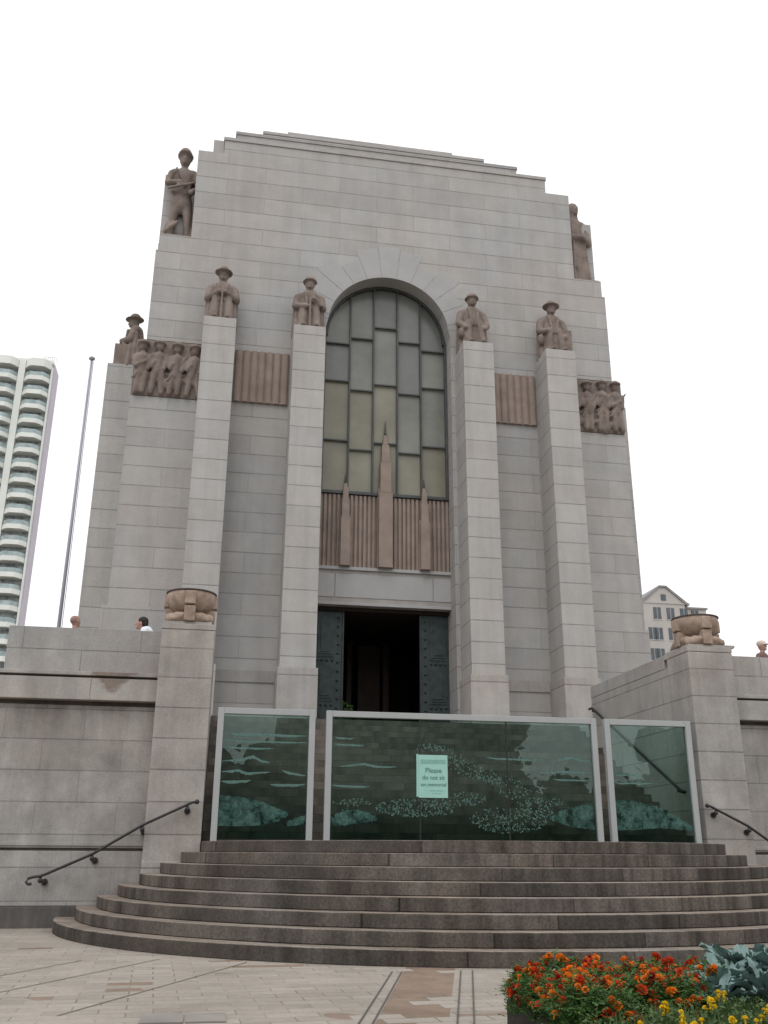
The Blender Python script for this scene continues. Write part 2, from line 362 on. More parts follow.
# ------------------------------------------------------------------ ground
b = B(); b.quad((-700,-700,G),(700,-700,G),(700,900,G),(-700,900,G))
tag(b.obj('ground', M['paving']), kind='structure')
b = B()
def drain(x0, x1):     # pairs of thin drain slots running towards the steps
    for xa in (x0, x1):
        b.box_pts = None
        ya, yb = -15.2, -11.19
        pa = xa + (ya+13.9)*0.265; pb = xa + (yb+13.9)*0.265
        b.prism([(pa,ya,G+0.004),(pa+0.012,ya,G+0.004),(pb+0.012,yb,G+0.004),(pb,yb,G+0.004)], (0,0,0.003))
jb = B()
for (xa, ya, xb, yb) in ((-5.5,-12.45,-4.25,-9.85),(-4.75,-13.3,-3.4,-10.25),(-5.6,-11.2,-5.0,-9.9)):
    jb.prism([(xa,ya,G+0.004),(xa+0.012,ya,G+0.004),(xb+0.012,yb,G+0.004),(xb,yb,G+0.004)], (0,0,0.002))
drain(-2.85,-2.76); drain(-2.21,-2.10)
tag(jb.obj('paving_joints', M['joint']), kind='structure')
tag(b.obj('drain_channels', M['drain']), kind='structure')
b = B()
b.box(-4.20,-3.93,-13.70,-13.36,G+0.002,G+0.010); b.box(-3.915,-3.66,-13.70,-13.36,G+0.002,G+0.010)
tag(b.obj('paving_cover', M['slab'], base=(-3.93,-13.5,G)), 'pair of flat grey cover slabs set in the paving at the bottom of the picture', 'access cover')

# ------------------------------------------------------------------ terrace (structure)
TZ = 3.65
b = B()
b.box(-22,-4.74,-5.2,40,G-0.5,TZ); b.box(4.74,22,-5.2,40,G-0.5,TZ)
b.box(-4.74,4.74,-0.72,0.9,G-0.5,3.69)
b.box(-4.74,-3.945,-1.42,-0.72,G-0.5,TZ); b.box(3.945,4.74,-1.42,-0.72,G-0.5,TZ)
b.box(-4.74,4.74,0.9,40,G-0.5,TZ-0.02)
tag(b.obj('terrace_floor', M['terrace_floor']), kind='structure')
# landing behind the glass
# ------------------------------------------------------------------ curved steps
YC, R1, TR, H = -5.25, 5.885, 0.273, 0.1444
st = thing('curved_stairs', 'eight dark granite steps curving out in half circles below the glass screens', 'stairs', (0,-7,G))
for i in range(8):
    r = R1 - TR*i; z0 = G + H*i; z1 = G + H*(i+1)
    b = B()
    n = 72
    def arc(rr):
        pts = []
        for k in range(n+1):
            a = PI*k/n
            pts.append((-rr*math.cos(a), YC - rr*math.sin(a)))
        return pts
    # outline: arc plus straight run back to the wall/pier line
    yb = -5.52 if i < 4 else -5.82
    ring = [(x, y) for x, y in arc(r) if y <= yb-0.002]
    xe = math.sqrt(max(r*r - (yb-YC)**2, 0.01))
    pts = [(-xe, yb)] + ring + [(xe, yb)]
    if i == 7:
        pts = [(-3.93, -5.40), (-3.93, yb)] + ring + [(3.93, yb), (3.93,-5.40)]
    elif i >= 4:
        pts = [(-3.93,-5.42),(-3.93,yb+0.002)] + pts + [(3.93,yb+0.002),(3.93,-5.42)] if xe > 3.94 else pts
    b.prism([(x,y,z0 if i else G-0.02) for x,y in pts], (0,0,z1-(z0 if i else G-0.02)))
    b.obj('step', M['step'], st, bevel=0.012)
# ------------------------------------------------------------------ straight flight behind the glass
us = thing('upper_stairs', 'straight granite stairs rising behind the glass screens to the doorway', 'stairs', (0,-3,G))
b = B(); nr = 17; z7 = G+8*H; rz = (3.69-z7)/nr; td = (5.395-0.73)/(nr-1)
prof = [(-5.395, G)]
for k in range(nr):
    y = -5.395 + td*k
    prof += [(y, z7+rz*k - (0.0 if k else 0.0)), (y, z7+rz*(k+1))]
prof += [(-0.725, 3.69), (-0.725, G)]
pp = []
for p in prof:
    if not pp or (abs(p[0]-pp[-1][0])+abs(p[1]-pp[-1][1]))>1e-5: pp.append(p)
b.prism([(-3.93,y,z) for y,z in pp], (7.86,0,0))
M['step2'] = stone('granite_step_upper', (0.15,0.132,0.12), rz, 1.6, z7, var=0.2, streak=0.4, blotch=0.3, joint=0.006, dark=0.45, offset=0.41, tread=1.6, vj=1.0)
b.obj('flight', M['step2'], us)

# ------------------------------------------------------------------ terrace walls with parapets
def terrace_wall(sx, label):
    t = thing('terrace_wall', label, 'wall', (sx*7,-5.5,G))
    X = lambda a, c: (min(sx*a, sx*c), max(sx*a, sx*c))
    b = B(); b.box(*X(4.735,15), -5.48,-5.20, 1.135, 3.165); b.obj('lower_wall', M['terrace'], t, bevel=0.006)
    b = B(); b.box(*X(4.735,15), -5.49,-5.20, 0.365, 1.095); b.obj('dado', M['terrace'], t, bevel=0.006)
    b = B(); b.box(*X(4.735,15), -5.44,-5.2, 1.095, 1.135); b.obj('lower_groove', M['groove'], t)
    b = B(); b.box(*X(4.735,15), -5.415,-5.2, 3.165, 3.235); b.obj('groove', M['groove'], t)
    b = B(); b.box(*X(4.735,15), -5.56,-5.2, G-0.05, 0.36); b.obj('base_course', M['dark_base'], t, bevel=0.01)
    b = B(); b.box(*X(4.735,15), -5.500,-5.47, 1.165, 1.215); b.obj('string_course', M['terrace'], t, bevel=0.004)
    b = B(); b.box(*X(4.735,15), -5.60,-5.1, 3.235, 3.565); b.obj('band', M['band'], t, bevel=0.008)
    b = B(); b.box(*X(4.735,15), -5.53,-5.1, 3.565, 3.60); b.obj('upper_groove', M['groove'], t)
    b = B(); b.box(*X(4.735,15), -5.615,-5.1, 3.60, 3.66); b.obj('ledge', M['band'], t, bevel=0.008)
    b = B(); b.box(*X(4.735, 7.04 if sx < 0 else 15), -5.49,-4.85, 3.665, 4.345)
    if sx < 0: b.box(-7.04,-6.5,-4.84,-2.6,3.665,4.345)
    b.obj('parapet', M['parapet'], t, bevel=0.01)
terrace_wall(-1, 'long weathered grey stone terrace wall on the left with stained ledge')
terrace_wall(1, 'grey stone terrace wall on the right, behind the right handrail')

def stair_pier(sx, label):
    t = thing('stair_pier', label, 'stone pier', (sx*4.35,-5.6,G))
    a, c = (3.94, 4.745)
    X = lambda p, q: (min(sx*p, sx*q), max(sx*p, sx*q))
    b = B(); b.box(*X(a,c), -5.80,-5.0, G, 4.325); b.obj('pedestal', M['pier'], t, bevel=0.012)
    b = B(); b.box(*X(a+0.0,c), -5.83,-5.802, 0.70, 0.96); b.obj('base_moulding', M['pier'], t, bevel=0.008)
    b = B(); b.box(*X(a-0.004,c+0.004), -5.804,-4.9, 4.33, 4.42)
    b.obj('cap_slab', M['pier'], t, bevel=0.006)
    b = B(); b.box(*X(a+0.05,c+(0.10 if sx > 0 else -0.03)), -5.74,-4.85, 4.424, 4.47); b.obj('cap_step', M['pier'], t, bevel=0.006)
    b = B(); b.box(*X(a,c), -4.995,-1.44, G, 4.18); b.obj('cheek_wall', M['cheek'], t, bevel=0.008)
    b = B(); b.box(*X(a-0.003,c), -4.895,-1.437, 4.184, 4.42); b.obj('coping', M['cheek'], t, bevel=0.008)
stair_pier(-1, 'tall square stone pier left of the left glass screen, carrying a bowl')
stair_pier(1, 'stone pier with long side wall right of the right glass screen')

# ------------------------------------------------------------------ carved urns
def urn(sx, label):
    cx, cy, z = sx*4.345, -5.40, 4.472
    t = thing('stone_bowl', label, 'stone urn', (cx,cy,z), 'carved stone bowls on the stair piers')
    b = B()
    b.box(cx-0.37,cx+0.37,cy-0.37,cy+0.37,z,z+0.10)
    for k in range(4):
        a = k*PI/2; ux, uy = math.cos(a), math.sin(a)
        for e in (-1,1): b.blob((cx+0.31*ux-e*0.20*uy, cy+0.31*uy+e*0.20*ux, z+0.09), (0.11,0.11,0.075)); b.limb((cx+0.36*ux-e*0.30*uy, cy+0.36*uy+e*0.30*ux, z+0.04),(cx+0.36*ux-e*0.12*uy, cy+0.36*uy+e*0.12*ux, z+0.10),0.05,0.06)
    b.obj('base', M['urn'], t, remesh=0.02)
    b = B()
    b.lathe([(0.16,0.10),(0.20,0.17),(0.30,0.215),(0.385,0.28),(0.425,0.36),(0.435,0.45),(0.425,0.52),(0.39,0.535),(0.37,0.50),(0.2,0.42),(0.02,0.40)], (cx,cy,z), 40)
    b.obj('bowl', M['urn'], t, smooth=True)
    b = B(); b.lathe([(0.436,0.52),(0.446,0.525),(0.446,0.541),(0.40,0.545),(0.395,0.52)], (cx,cy,z), 40); b.obj('rim', M['rim'], t)
    for ch in list(t.children): ch.scale = (0.90,0.90,0.96)
    for k in range(4):
        for bx in ((-0.095,0.095,-0.465,-0.28,0.28,0.50),(-0.095,0.095,-0.435,-0.22,0.0,0.262)):
            b = B(); b.box(*bx); b.xform(Matrix.Translation((cx,cy,z)) @ Matrix.Rotation(k*PI/2,4,'Z'))
            o = b.obj('strap', M['urn'], t, bevel=0.018); o.scale = (0.90,0.90,0.96)
urn(-1, 'reddish carved stone bowl with square straps on the left stair pier')
urn(1, 'reddish carved stone bowl on the right stair pier, beside the sky')

# ------------------------------------------------------------------ the memorial building
CY = 7.3
mem = thing('memorial_building', 'massive pale grey granite memorial hall with stepped top, buttresses and arched window', 'building', (0,CY,TZ))
YW = 0.95; DB = 2*CY-YW
b = B()
OW = 1.66; ARC = 14.0; AR = 1.62
YF = 1.62                              # back of the window recess
# core left / right of the opening
b.box(-4.735,-OW, YW,DB,TZ-0.02,19.04); b.box(OW,4.735,YW,DB,TZ-0.02,19.04)
# front skin above the arch with the arched cut
n = 28
for k in range(n):
    a0 = PI - PI*k/n; a1 = PI - PI*(k+1)/n
    p0 = (AR*math.cos(a0), ARC+AR*math.sin(a0)); p1 = (AR*math.cos(a1), ARC+AR*math.sin(a1))
    x0 = -OW if k == 0 else p0[0]; x1 = OW if k == n-1 else p1[0]
    b.prism([(p0[0] if k else -OW,YW,p0[1]),(p1[0] if k<n-1 else OW,YW,p1[1]),(x1,YW,19.04),(x0,YW,19.04)], (0,YF-YW,0))
b.box(-OW,OW,YF,DB,7.6,19.04)
# corner bodies
for s in (-1,1):
    X = lambda p, q: (min(s*p, s*q), max(s*p, s*q))
    b.box(*X(4.735,6.52), 0.90,2*CY-0.90, TZ-0.02, 6.27)
    b.box(*X(4.735,6.385), YW,DB, 6.27, 11.53)
    b.box(*X(4.735,6.30), YW+0.04,DB-0.04, 11.53, 13.10)
    b.box(*X(4.735,6.13), YW,DB, 13.10, 15.74)
    b.box(*X(4.735,6.05), YW,1.40, 15.74, 16.24); b.box(*X(4.735,6.13),1.40,DB,15.74,16.24)
    b.box(*X(4.735,5.27), YW,DB, 16.24, 19.04)
b.obj('wall', M['wall'], mem)
# stepped roof
for (x, y, z0, z1) in ((4.59,0.97,19.045,19.59),(4.31,2.6,19.595,21.25),(3.51,3.45,21.255,22.14),(2.70,4.4,22.145,23.05)):
    b = B(); b.box(-x,x,y,2*CY-y,z0,z1-0.10); b.box(-x-0.03,x+0.03,y-0.03,2*CY-y+0.03,z1-0.096,z1)
    b.obj('roof_tier', M['wall'], mem)
b = B(); b.box(-4.98,-4.345,3.0,2*CY-3.0,19.6,21.2); b.obj('roof_shoulder', M['wall'], mem)
b = B(); b.box(4.345,4.98,3.6,2*CY-3.6,19.6,20.4); b.obj('roof_shoulder', M['wall'], mem)
# arch stones: wedge blocks round the arch, a hair proud of the wall
b = B()
nv = 11
for k in range(nv):
    a0 = math.radians(12 + (156/nv)*k) + 0.006; a1 = math.radians(12 + (156/nv)*(k+1)) - 0.006
    ro = 2.55 if k % 2 == 0 else 2.25
    if k == nv//2: ro = 2.62
    pts = []
    for q in range(5):
        a = a0 + (a1-a0)*q/4; pts.append(((AR+0.002)*math.cos(a), YW-0.007, ARC+(AR+0.002)*math.sin(a)))
    am = (a0+a1)/2
    for a in (a1, a0): pts.append((ro*math.cos(a), YW-0.007, ARC+ro*math.sin(a)))
    b.prism(pts, (0,0.02,0))
M['vouss'] = plain('granite_voussoir', (0.375,0.37,0.366), 0.85, 0.06, 2, bump=0.2)
b.obj('arch_stones', M['vouss'], mem)
# buttresses
def buttress_mesh(w):
    b = B(); b.box(-w,w,0,1.02,4.87,13.365); return b
protoB = None
front = [-4.345,-2.15,2.15,4.345]
HB = 0.395
for i, cx in enumerate(front):
    if protoB is None:
        protoB = (lambda b: b)(None)
        b = B(); b.box(cx-HB,cx+HB,0,YW+0.02,4.87,13.365)
        protoB = b.obj('buttress', M['buttress'], mem, bevel=0.012)
        b = B(); b.box(cx-HB-0.045,cx+HB+0.045,-0.05,YW+0.018,TZ-0.02,4.866)
        pl = b.obj('plinth', M['plinth'], protoB, bevel=0.012)
        # origin of the part at the buttress axis so copies can be placed
    else:
        c = protoB.copy(); COL.objects.link(c); c.parent = mem
        c.location = (cx-front[0],0,0)
        p2 = pl.copy(); COL.objects.link(p2); p2.parent = c
# side buttresses (left and right flanks)
for s in (-1,1):
    for off in (-4.345,-2.15,2.15,4.345):
        b = B(); yc = CY+off
        xa, xb = (6.28,7.23); xs = (s*xa, s*xb)
        b.box(min(xs),max(xs),yc-HB,yc+HB,TZ-0.02,13.2)
        b.obj('buttress', M['buttress'], mem, bevel=0.012)
# base course between buttresses
for x0, x1 in ((-3.93,-2.57),(2.57,3.93)):
    b = B(); b.box(x0,x1,YW-0.03,YW+0.01,4.67,4.93); b.obj('base_moulding', M['trim'], mem)
# fluted panels
for x0, x1 in ((-3.93,-2.57),(2.57,3.93)):
    b = B(); b.box(x0,x1,YW-0.035,YW+0.01,11.57,13.0)
    n = 7; w = (x1-x0)/n
    for k in range(n):
        xa = x0+w*k
        b.prism([(xa+w*(0.5-0.44*math.cos(PI*q/8)),YW-0.036-0.055*math.sin(PI*q/8),11.575) for q in range(9)], (0,0,1.42))
    b.obj('fluted_panel', M['pinkflat'], mem)
# lintel block with incised panel lines
b = B(); b.box(-OW,OW,1.42,1.95,6.67,7.58); b.obj('lintel', M['trim'], mem)
b = B()
b.box(-OW,OW,1.37,1.415,7.54,7.62); b.box(-OW,OW,1.39,1.415,6.67,6.74)
b.box(-1.20,1.20,1.405,1.417,6.86,7.44); b.box(-OW,-1.23,1.405,1.417,6.86,7.44); b.box(1.23,OW,1.405,1.417,6.86,7.44)
b.obj('lintel_panel', M['vouss'], mem, bevel=0.004)
# grille of thin fins below the window
b = B(); b.box(-OW,OW,1.50,YF,7.62,9.52); n = 30; w = 2*OW/n
for k in range(n):
    xa = -OW + w*k; b.box(xa+w*0.22,xa+w*0.78,1.44,1.499,7.62,9.50)
b.obj('fin_grille', M['pinkflat'], mem)
# three spires
for cx, hw, zt in ((0,0.17,11.35),(-1.0,0.115,9.95),(1.0,0.115,9.95)):
    b = B(); z = 7.62; H0 = zt-z
    prof = [(1.0,0.0,1.0,0.52),(0.82,0.525,0.78,0.74),(0.62,0.745,0.52,0.88),(0.36,0.885,0.05,1.0)]
    for a, f0, c, f1 in prof:
        d0 = 0.20*a; d1 = 0.20*c
        b.frustum((cx-hw*a,cx+hw*a,1.435-d0,1.435,z+H0*f0),(cx-hw*c,cx+hw*c,1.435-d1,1.435,z+H0*f1))
    for e in (-1,1):
        b.frustum((cx+e*hw*0.98-0.03,cx+e*hw*0.98+0.03,1.34,1.434,z),(cx+e*hw*0.9-0.025,cx+e*hw*0.9+0.025,1.36,1.434,z+H0*0.56))
    sp = b.obj('spire', M['pinkflat'], mem)
    b = B(); b.limb((cx,1.40,zt-0.12),(cx,1.40,zt+(0.24 if cx == 0 else 0.10)),0.03,0.008); b.obj('finial', M['mullion'], sp)
# window: frame bars, glass
wf = None
b = B()
def zarch(x): return ARC + math.sqrt(max(AR*AR-x*x,0))
yb0, yb1 = 1.40, 1.47
for x in (-0.95,-0.32,0.32,0.95):
    b.box(x-0.021,x+0.021,yb0,yb1,9.52,zarch(x)-0.01)
cols = [(-OW,-0.978,(13.77,12.66,10.97)),(-0.922,-0.348,(13.97,12.43,10.74)),(-0.292,0.292,(14.35,12.64,10.97)),(0.348,0.922,(13.97,12.43,10.74)),(0.978,OW,(13.77,12.66,10.97))]
for x0, x1, zs in cols:
    for z in zs: b.box(x0,x1,yb0+0.008,yb1-0.005,z-0.018,z+0.018)
    b.box(x0,x1,yb0+0.008,yb1-0.005,9.525,9.60)
for k in range(28):
    a0 = PI*k/28; a1 = PI*(k+1)/28
    p = [(r*math.cos(a), 1.39, ARC+r*math.sin(a)) for r, a in ((AR-0.07,a0),(AR-0.002,a0),(AR-0.002,a1),(AR-0.07,a1))]
    b.prism(p, (0,0.09,0))
for s in (-1,1): b.box(min(s*1.59,s*OW),max(s*1.59,s*OW),1.39,1.48,9.52,ARC)
wf = b.obj('window', M['mullion'], mem)
gb_ = {0: B(), 1: B()}
for x0, x1, zs in cols:
    lev = [9.53] + sorted(zs)
    for j, z in enumerate(lev):
        b = gb_[0 if j > (1 if x0 < 0.3 else 0) else 1]
        if j+1 < len(lev): b.poly([(x0-0.02,1.49,z),(x1+0.02,1.49,z),(x1+0.02,1.49,lev[j+1]),(x0-0.02,1.49,lev[j+1])])
        else:
            m_ = 8; top = []
            for q in range(m_+1):
                x = x1+0.02 + (x0-x1-0.04)*q/m_
                x = max(-AR+0.01, min(AR-0.01, x)); top.append((x,1.49,max(zarch(x)+0.01, z+0.01)))
            b.poly([(max(-AR+0.01,x0-0.02),1.49,z),(min(AR-0.01,x1+0.02),1.49,z)] + top)
gb_[0].obj('glass', M['winglass'], wf); gb_[1].obj('glass', M['winglass_warm'], wf)
# doorway: dark hall inside
b = B()
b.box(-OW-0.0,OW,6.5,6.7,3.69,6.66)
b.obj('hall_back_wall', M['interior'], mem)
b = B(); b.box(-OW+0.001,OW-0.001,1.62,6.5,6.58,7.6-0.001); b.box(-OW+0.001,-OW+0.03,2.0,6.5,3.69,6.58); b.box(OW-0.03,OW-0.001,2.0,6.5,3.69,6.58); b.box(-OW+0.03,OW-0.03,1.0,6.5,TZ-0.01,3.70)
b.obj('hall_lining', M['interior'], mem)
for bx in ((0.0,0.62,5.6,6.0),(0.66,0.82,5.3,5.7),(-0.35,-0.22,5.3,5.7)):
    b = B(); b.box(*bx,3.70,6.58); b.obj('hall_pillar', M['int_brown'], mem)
for s in (-1,1):
    X = lambda p, q: (min(s*p, s*q), max(s*p, s*q))
    b = B(); b.box(*X(0.93,OW-0.002),1.72,1.80,3.70,6.60)
    for z0, z1 in ((3.80,4.25),(4.42,5.30),(5.47,6.40)):
        b.box(*X(1.16,1.60),1.705,1.719,z0,z1)
        b.box(*X(1.20,1.56),1.69,1.704,z0+0.06,z1-0.06)
        b.box(*X(1.27,1.49),1.672,1.689,z0+0.12,z1-0.12)
    b.box(*X(0.93,0.97),1.69,1.719,3.70,6.60)
    door = b.obj('door_leaf', M['bronze'], mem, bevel=0.004)
    for px_, pz_ in [(1.065,3.84+k*0.215) for k in range(13)] + [(xx,z) for z in (4.335,5.385) for xx in (1.20,1.32,1.44,1.56)]:
        b = B(); b.blob((s*px_,1.712,pz_),(0.034,0.03,0.034),seg=8,rings=5); b.obj('stud', M['bronze'], door, smooth=True)

# ---- carved friezes (part of the building)
def frieze(x0, x1, seed, variant):
    rnd = random.Random(seed)
    b = B()
    b.box(x0+0.01,x1,0.925,1.15,11.54,13.08)
    nf = 4; w = (x1-x0)/nf
    for k in range(nf):
        cx = x0 + w*(k+0.5) + rnd.uniform(-0.03,0.03); y = 0.90
        hz = 12.84 + rnd.uniform(-0.05,0.04)
        b.blob((cx,y-0.03,hz),(0.105,0.11,0.135))
        b.blob((cx,y-0.06,hz+0.08),(0.16,0.15,0.055))           # helmet brim
        b.blob((cx,y-0.03,hz+0.12),(0.12,0.12,0.08))
        b.limb((cx-0.14,y,hz-0.26),(cx+0.14,y,hz-0.26),0.085,0.085)
        b.limb((cx,y,hz-0.30),(cx+rnd.uniform(-0.05,0.05),y,hz-0.72),0.17,0.13)
        e = rnd.choice((-1,1))
        b.limb((cx-0.19,y-0.03,hz-0.28),(cx-0.15,y-0.10,hz-0.58),0.06,0.05)
        b.limb((cx-0.15,y-0.10,hz-0.58),(cx+e*0.08,y-0.14,hz-0.45),0.05,0.04)
        b.limb((cx+0.19,y-0.03,hz-0.28),(cx+0.15,y-0.08,hz-0.62),0.06,0.05)
        for s in (-1,1): b.limb((cx+s*0.08,y,hz-0.72),(cx+s*0.1+rnd.uniform(-0.05,0.05),y-0.02,11.62),0.10,0.07)
        if k % 2 == 0 or variant: b.limb((cx-0.2,y-0.10,hz-0.9),(cx+0.25,y-0.10,hz-0.2),0.025,0.025)
    for k in range(7 if variant else 4):
        b.blob((x0+rnd.uniform(0.15,x1-x0-0.15),0.91,rnd.uniform(11.65,12.5)),(rnd.uniform(0.08,0.2),0.09,rnd.uniform(0.06,0.16)), rot=(0,rnd.uniform(-0.6,0.6),0))
    b.limb((x0+0.1,0.91,12.15 if not variant else 12.0),(x1-0.25,0.91,12.15 if not variant else 12.3),0.03,0.03)
    return b
b = frieze(-6.36,-4.735,3,False); b.obj('frieze', M['pink'], mem, remesh=0.022)
b = frieze(4.735,6.36,9,True); b.obj('frieze', M['pink'], mem, remesh=0.022)
for s in (-1,1):
    b = B(); xs = sorted((s*6.31,s*6.40)); b.box(xs[0],xs[1],1.16,2.56,11.54,13.08); b.obj('flank_frieze', M['pink'], mem)
# ------------------------------------------------------------------ statues
def head(b, c, hat, turn=0.0, sc=1.0):
    cx, cy, cz = c
    b.blob((cx,cy,cz),(0.112*sc,0.13*sc,0.15*sc))
    fx, fy = math.sin(turn), -math.cos(turn)
    b.limb((cx+fx*0.115*sc,cy+fy*0.115*sc,cz+0.03*sc),(cx+fx*0.155*sc,cy+fy*0.155*sc,cz-0.03*sc),0.016*sc,0.026*sc,seg=6)
    b.blob((cx+fx*0.10*sc,cy+fy*0.10*sc,cz-0.09*sc),(0.05*sc,0.045*sc,0.04*sc))
    b.blob((cx+fx*0.10*sc,cy+fy*0.10*sc,cz+0.055*sc),(0.085*sc,0.035*sc,0.02*sc), rot=(0,0,turn))
    for s in (-1,1): b.blob((cx+s*0.112*sc*math.cos(turn),cy+s*0.112*sc*math.sin(turn),cz),(0.022*sc,0.03*sc,0.045*sc))
    if hat == 'slouch':
        b.blob((cx,cy,cz+0.115*sc),(0.235*sc,0.26*sc,0.032*sc), rot=(0.06,0.04,0)); b.blob((cx,cy+0.01,cz+0.18*sc),(0.13*sc,0.145*sc,0.12*sc))
    elif hat == 'helmet':
        b.blob((cx,cy,cz+0.10*sc),(0.19*sc,0.215*sc,0.036*sc)); b.blob((cx,cy,cz+0.14*sc),(0.15*sc,0.17*sc,0.11*sc))
    elif hat == 'hood':
        b.blob((cx,cy+0.03,cz+0.05*sc),(0.14*sc,0.15*sc,0.15*sc)); b.limb((cx,cy+0.05,cz),(cx,cy+0.06,cz-0.25*sc),0.12*sc,0.16*sc)
def seated(b, hat, variant):
    # long greatcoat falling over the knees, split at the front
    b.limb((0,0.09,0.02),(0,0.08,0.80),0.34,0.29,seg=16,sq=0.85,caps=False)
    b.limb((0,0.08,0.78),(0,0.08,1.12),0.29,0.23,seg=16,sq=0.80)
    for s in (-1,1):
        b.limb((s*0.175,-0.22,0.0),(s*0.15,-0.16,0.72),0.125,0.09)
        b.blob((s*0.15,-0.36,0.05),(0.09,0.16,0.06))
        b.limb((s*0.33,-0.04,0.0),(s*0.30,0.02,0.70),0.075,0.06)
        b.limb((s*0.28,-0.16,0.0),(s*0.24,-0.12,0.62),0.05,0.035,seg=7)
        b.limb((s*0.355,0.14,0.0),(s*0.31,0.10,0.95),0.06,0.08)
    b.limb((-0.22,0.07,1.10),(0.22,0.07,1.10),0.13,0.13)
    for s in (-1,1):
        if variant == 0: el, ha = (s*0.345,-0.03,0.76), (s*0.07,-0.27,0.84)
        elif variant == 1: el, ha = (s*0.34,-0.03,0.78), (s*0.09,-0.29,0.66 if s<0 else 0.88)
        elif variant == 2: el, ha = (s*0.36,-0.02,0.76), (s*0.25,-0.26,0.52)
        else: el, ha = (s*0.355,-0.02,0.76), (s*0.24,-0.24,0.50 if s>0 else 0.66)
        b.limb((s*0.28,0.06,1.08),el,0.115,0.10); b.limb(el,ha,0.10,0.07); b.blob(ha,(0.065,0.075,0.06))
    b.limb((-0.12,-0.13,1.14),(-0.05,-0.20,0.66),0.045,0.035); b.limb((0.12,-0.13,1.14),(0.05,-0.20,0.66),0.045,0.035)
    if variant in (0,1): b.limb((0,-0.37,0.03),(0,-0.31,0.90),0.030,0.022,seg=8)
    if variant == 1: b.limb((0.02,-0.27,0.82),(0.32,-0.20,0.74),0.035,0.035)
    if variant == 2:
        b.limb((0.12,-0.38,0.05),(0.05,-0.30,0.95),0.03,0.025)
        b.blob((-0.35,-0.15,0.40),(0.09,0.12,0.14))
    if variant == 3: b.box(0.27,0.43,-0.26,0.2,0.0,0.74); b.blob((-0.37,-0.12,0.45),(0.09,0.12,0.16))
    b.limb((0,0.05,1.15),(0,0.03,1.32),0.085,0.075)
    b.limb((-0.10,-0.04,1.20),(0.10,-0.04,1.20),0.055,0.055)
    head(b,(0,0.0,1.43),hat)
spots = [(-4.345,'slouch',0,'leftmost seated stone soldier statue in a wide brimmed hat on the left outer buttress'),
         (-2.15,'helmet',1,'seated stone soldier statue in a helmet left of the arched window top'),
         (2.15,'helmet',2,'seated stone soldier statue in a helmet right of the arched window top'),
         (4.345,'slouch',3,'seated stone soldier statue with hat and box on the right outer buttress')]
for cx, hat, v, lab in spots:
    b = B(); seated(b, hat, v)
    b.xform(Matrix.Translation((cx,0.50,13.367)) @ Matrix.Scale(1.02,4))
    tag(b.obj('statue', M['pink'], remesh=0.02, base=(cx,0.5,13.367)), lab, 'statue', 'stone soldier statues on the memorial')
b = B(); seated(b, 'slouch', 0); b.box(-0.34,0.34,-0.40,0.3,0.0,0.62)
b.xform(Matrix.Translation((-6.70,CY-4.345,13.202)) @ Matrix.Rotation(-PI/2,4,'Z') @ Matrix.Scale(1.02,4))
tag(b.obj('statue', M['pink'], remesh=0.02, base=(-6.8,CY-4.345,13.202)), 'seated stone soldier statue in profile above the left flank, facing the sky', 'statue', 'stone soldier statues on the memorial')

def standing(b, hat, robe=False):
    for s in (-1,1):
        b.limb((s*0.11,0.0,0.86),(s*0.15,-0.03,0.45),0.115,0.085)
        b.limb((s*0.15,-0.03,0.45),(s*0.17,0.0,0.08),0.085,0.062)
        b.blob((s*0.18,-0.07,0.05),(0.06,0.14,0.05))
    if robe:
        b.limb((-0.25,0.02,1.40),(-0.27,-0.08,1.0),0.09,0.09); b.limb((0.25,0.02,1.40),(0.27,-0.08,1.0),0.09,0.09); b.limb((0.27,-0.08,1.0),(0.05,-0.22,1.0),0.08,0.06); b.limb((-0.27,-0.08,1.0),(-0.05,-0.22,1.0),0.08,0.06)
        b.limb((0,0.03,0.05),(0,0.03,0.95),0.30,0.22,sq=0.8)
        for k in range(5): b.limb((-0.2+0.1*k,-0.19,0.05),(-0.14+0.07*k,-0.15,0.95),0.03,0.02,seg=6)
    b.limb((0,0,0.80),(0,0,1.10),0.205,0.165,sq=0.75)
    b.limb((0,0,1.08),(0,0.01,1.36),0.175,0.20,sq=0.72)
    b.limb((-0.2,0.01,1.42),(0.2,0.01,1.42),0.095,0.095)
    if not robe:
     b.limb((-0.27,0,1.40),(-0.33,-0.12,1.13),0.078,0.062); b.limb((-0.33,-0.12,1.13),(-0.06,-0.25,1.08),0.06,0.045); b.blob((-0.04,-0.25,1.08),(0.055,0.05,0.05))
     b.limb((0.27,0,1.40),(0.33,-0.06,1.10),0.078,0.062); b.limb((0.33,-0.06,1.10),(0.20,-0.22,0.92),0.06,0.045); b.blob((0.19,-0.23,0.90),(0.055,0.05,0.05))
    if not robe:
        b.limb((-0.28,-0.27,0.92),(0.30,-0.24,1.12),0.03,0.022)     # rifle held across
        b.box(-0.24,0.24,-0.17,-0.08,0.93,0.99)
        b.limb((-0.15,-0.16,1.42),(0.14,-0.18,0.98),0.03,0.03)
        b.blob((-0.21,-0.02,0.22),(0.11,0.12,0.22)); b.limb((-0.27,-0.13,0.16),(-0.05,-0.12,0.36),0.05,0.04)
        b.blob((0.27,0.05,0.2),(0.08,0.1,0.2))
    b.limb((0,0.01,1.44),(0,0,1.58),0.07,0.065)
    head(b,(0,-0.02,1.68),hat,sc=0.95)
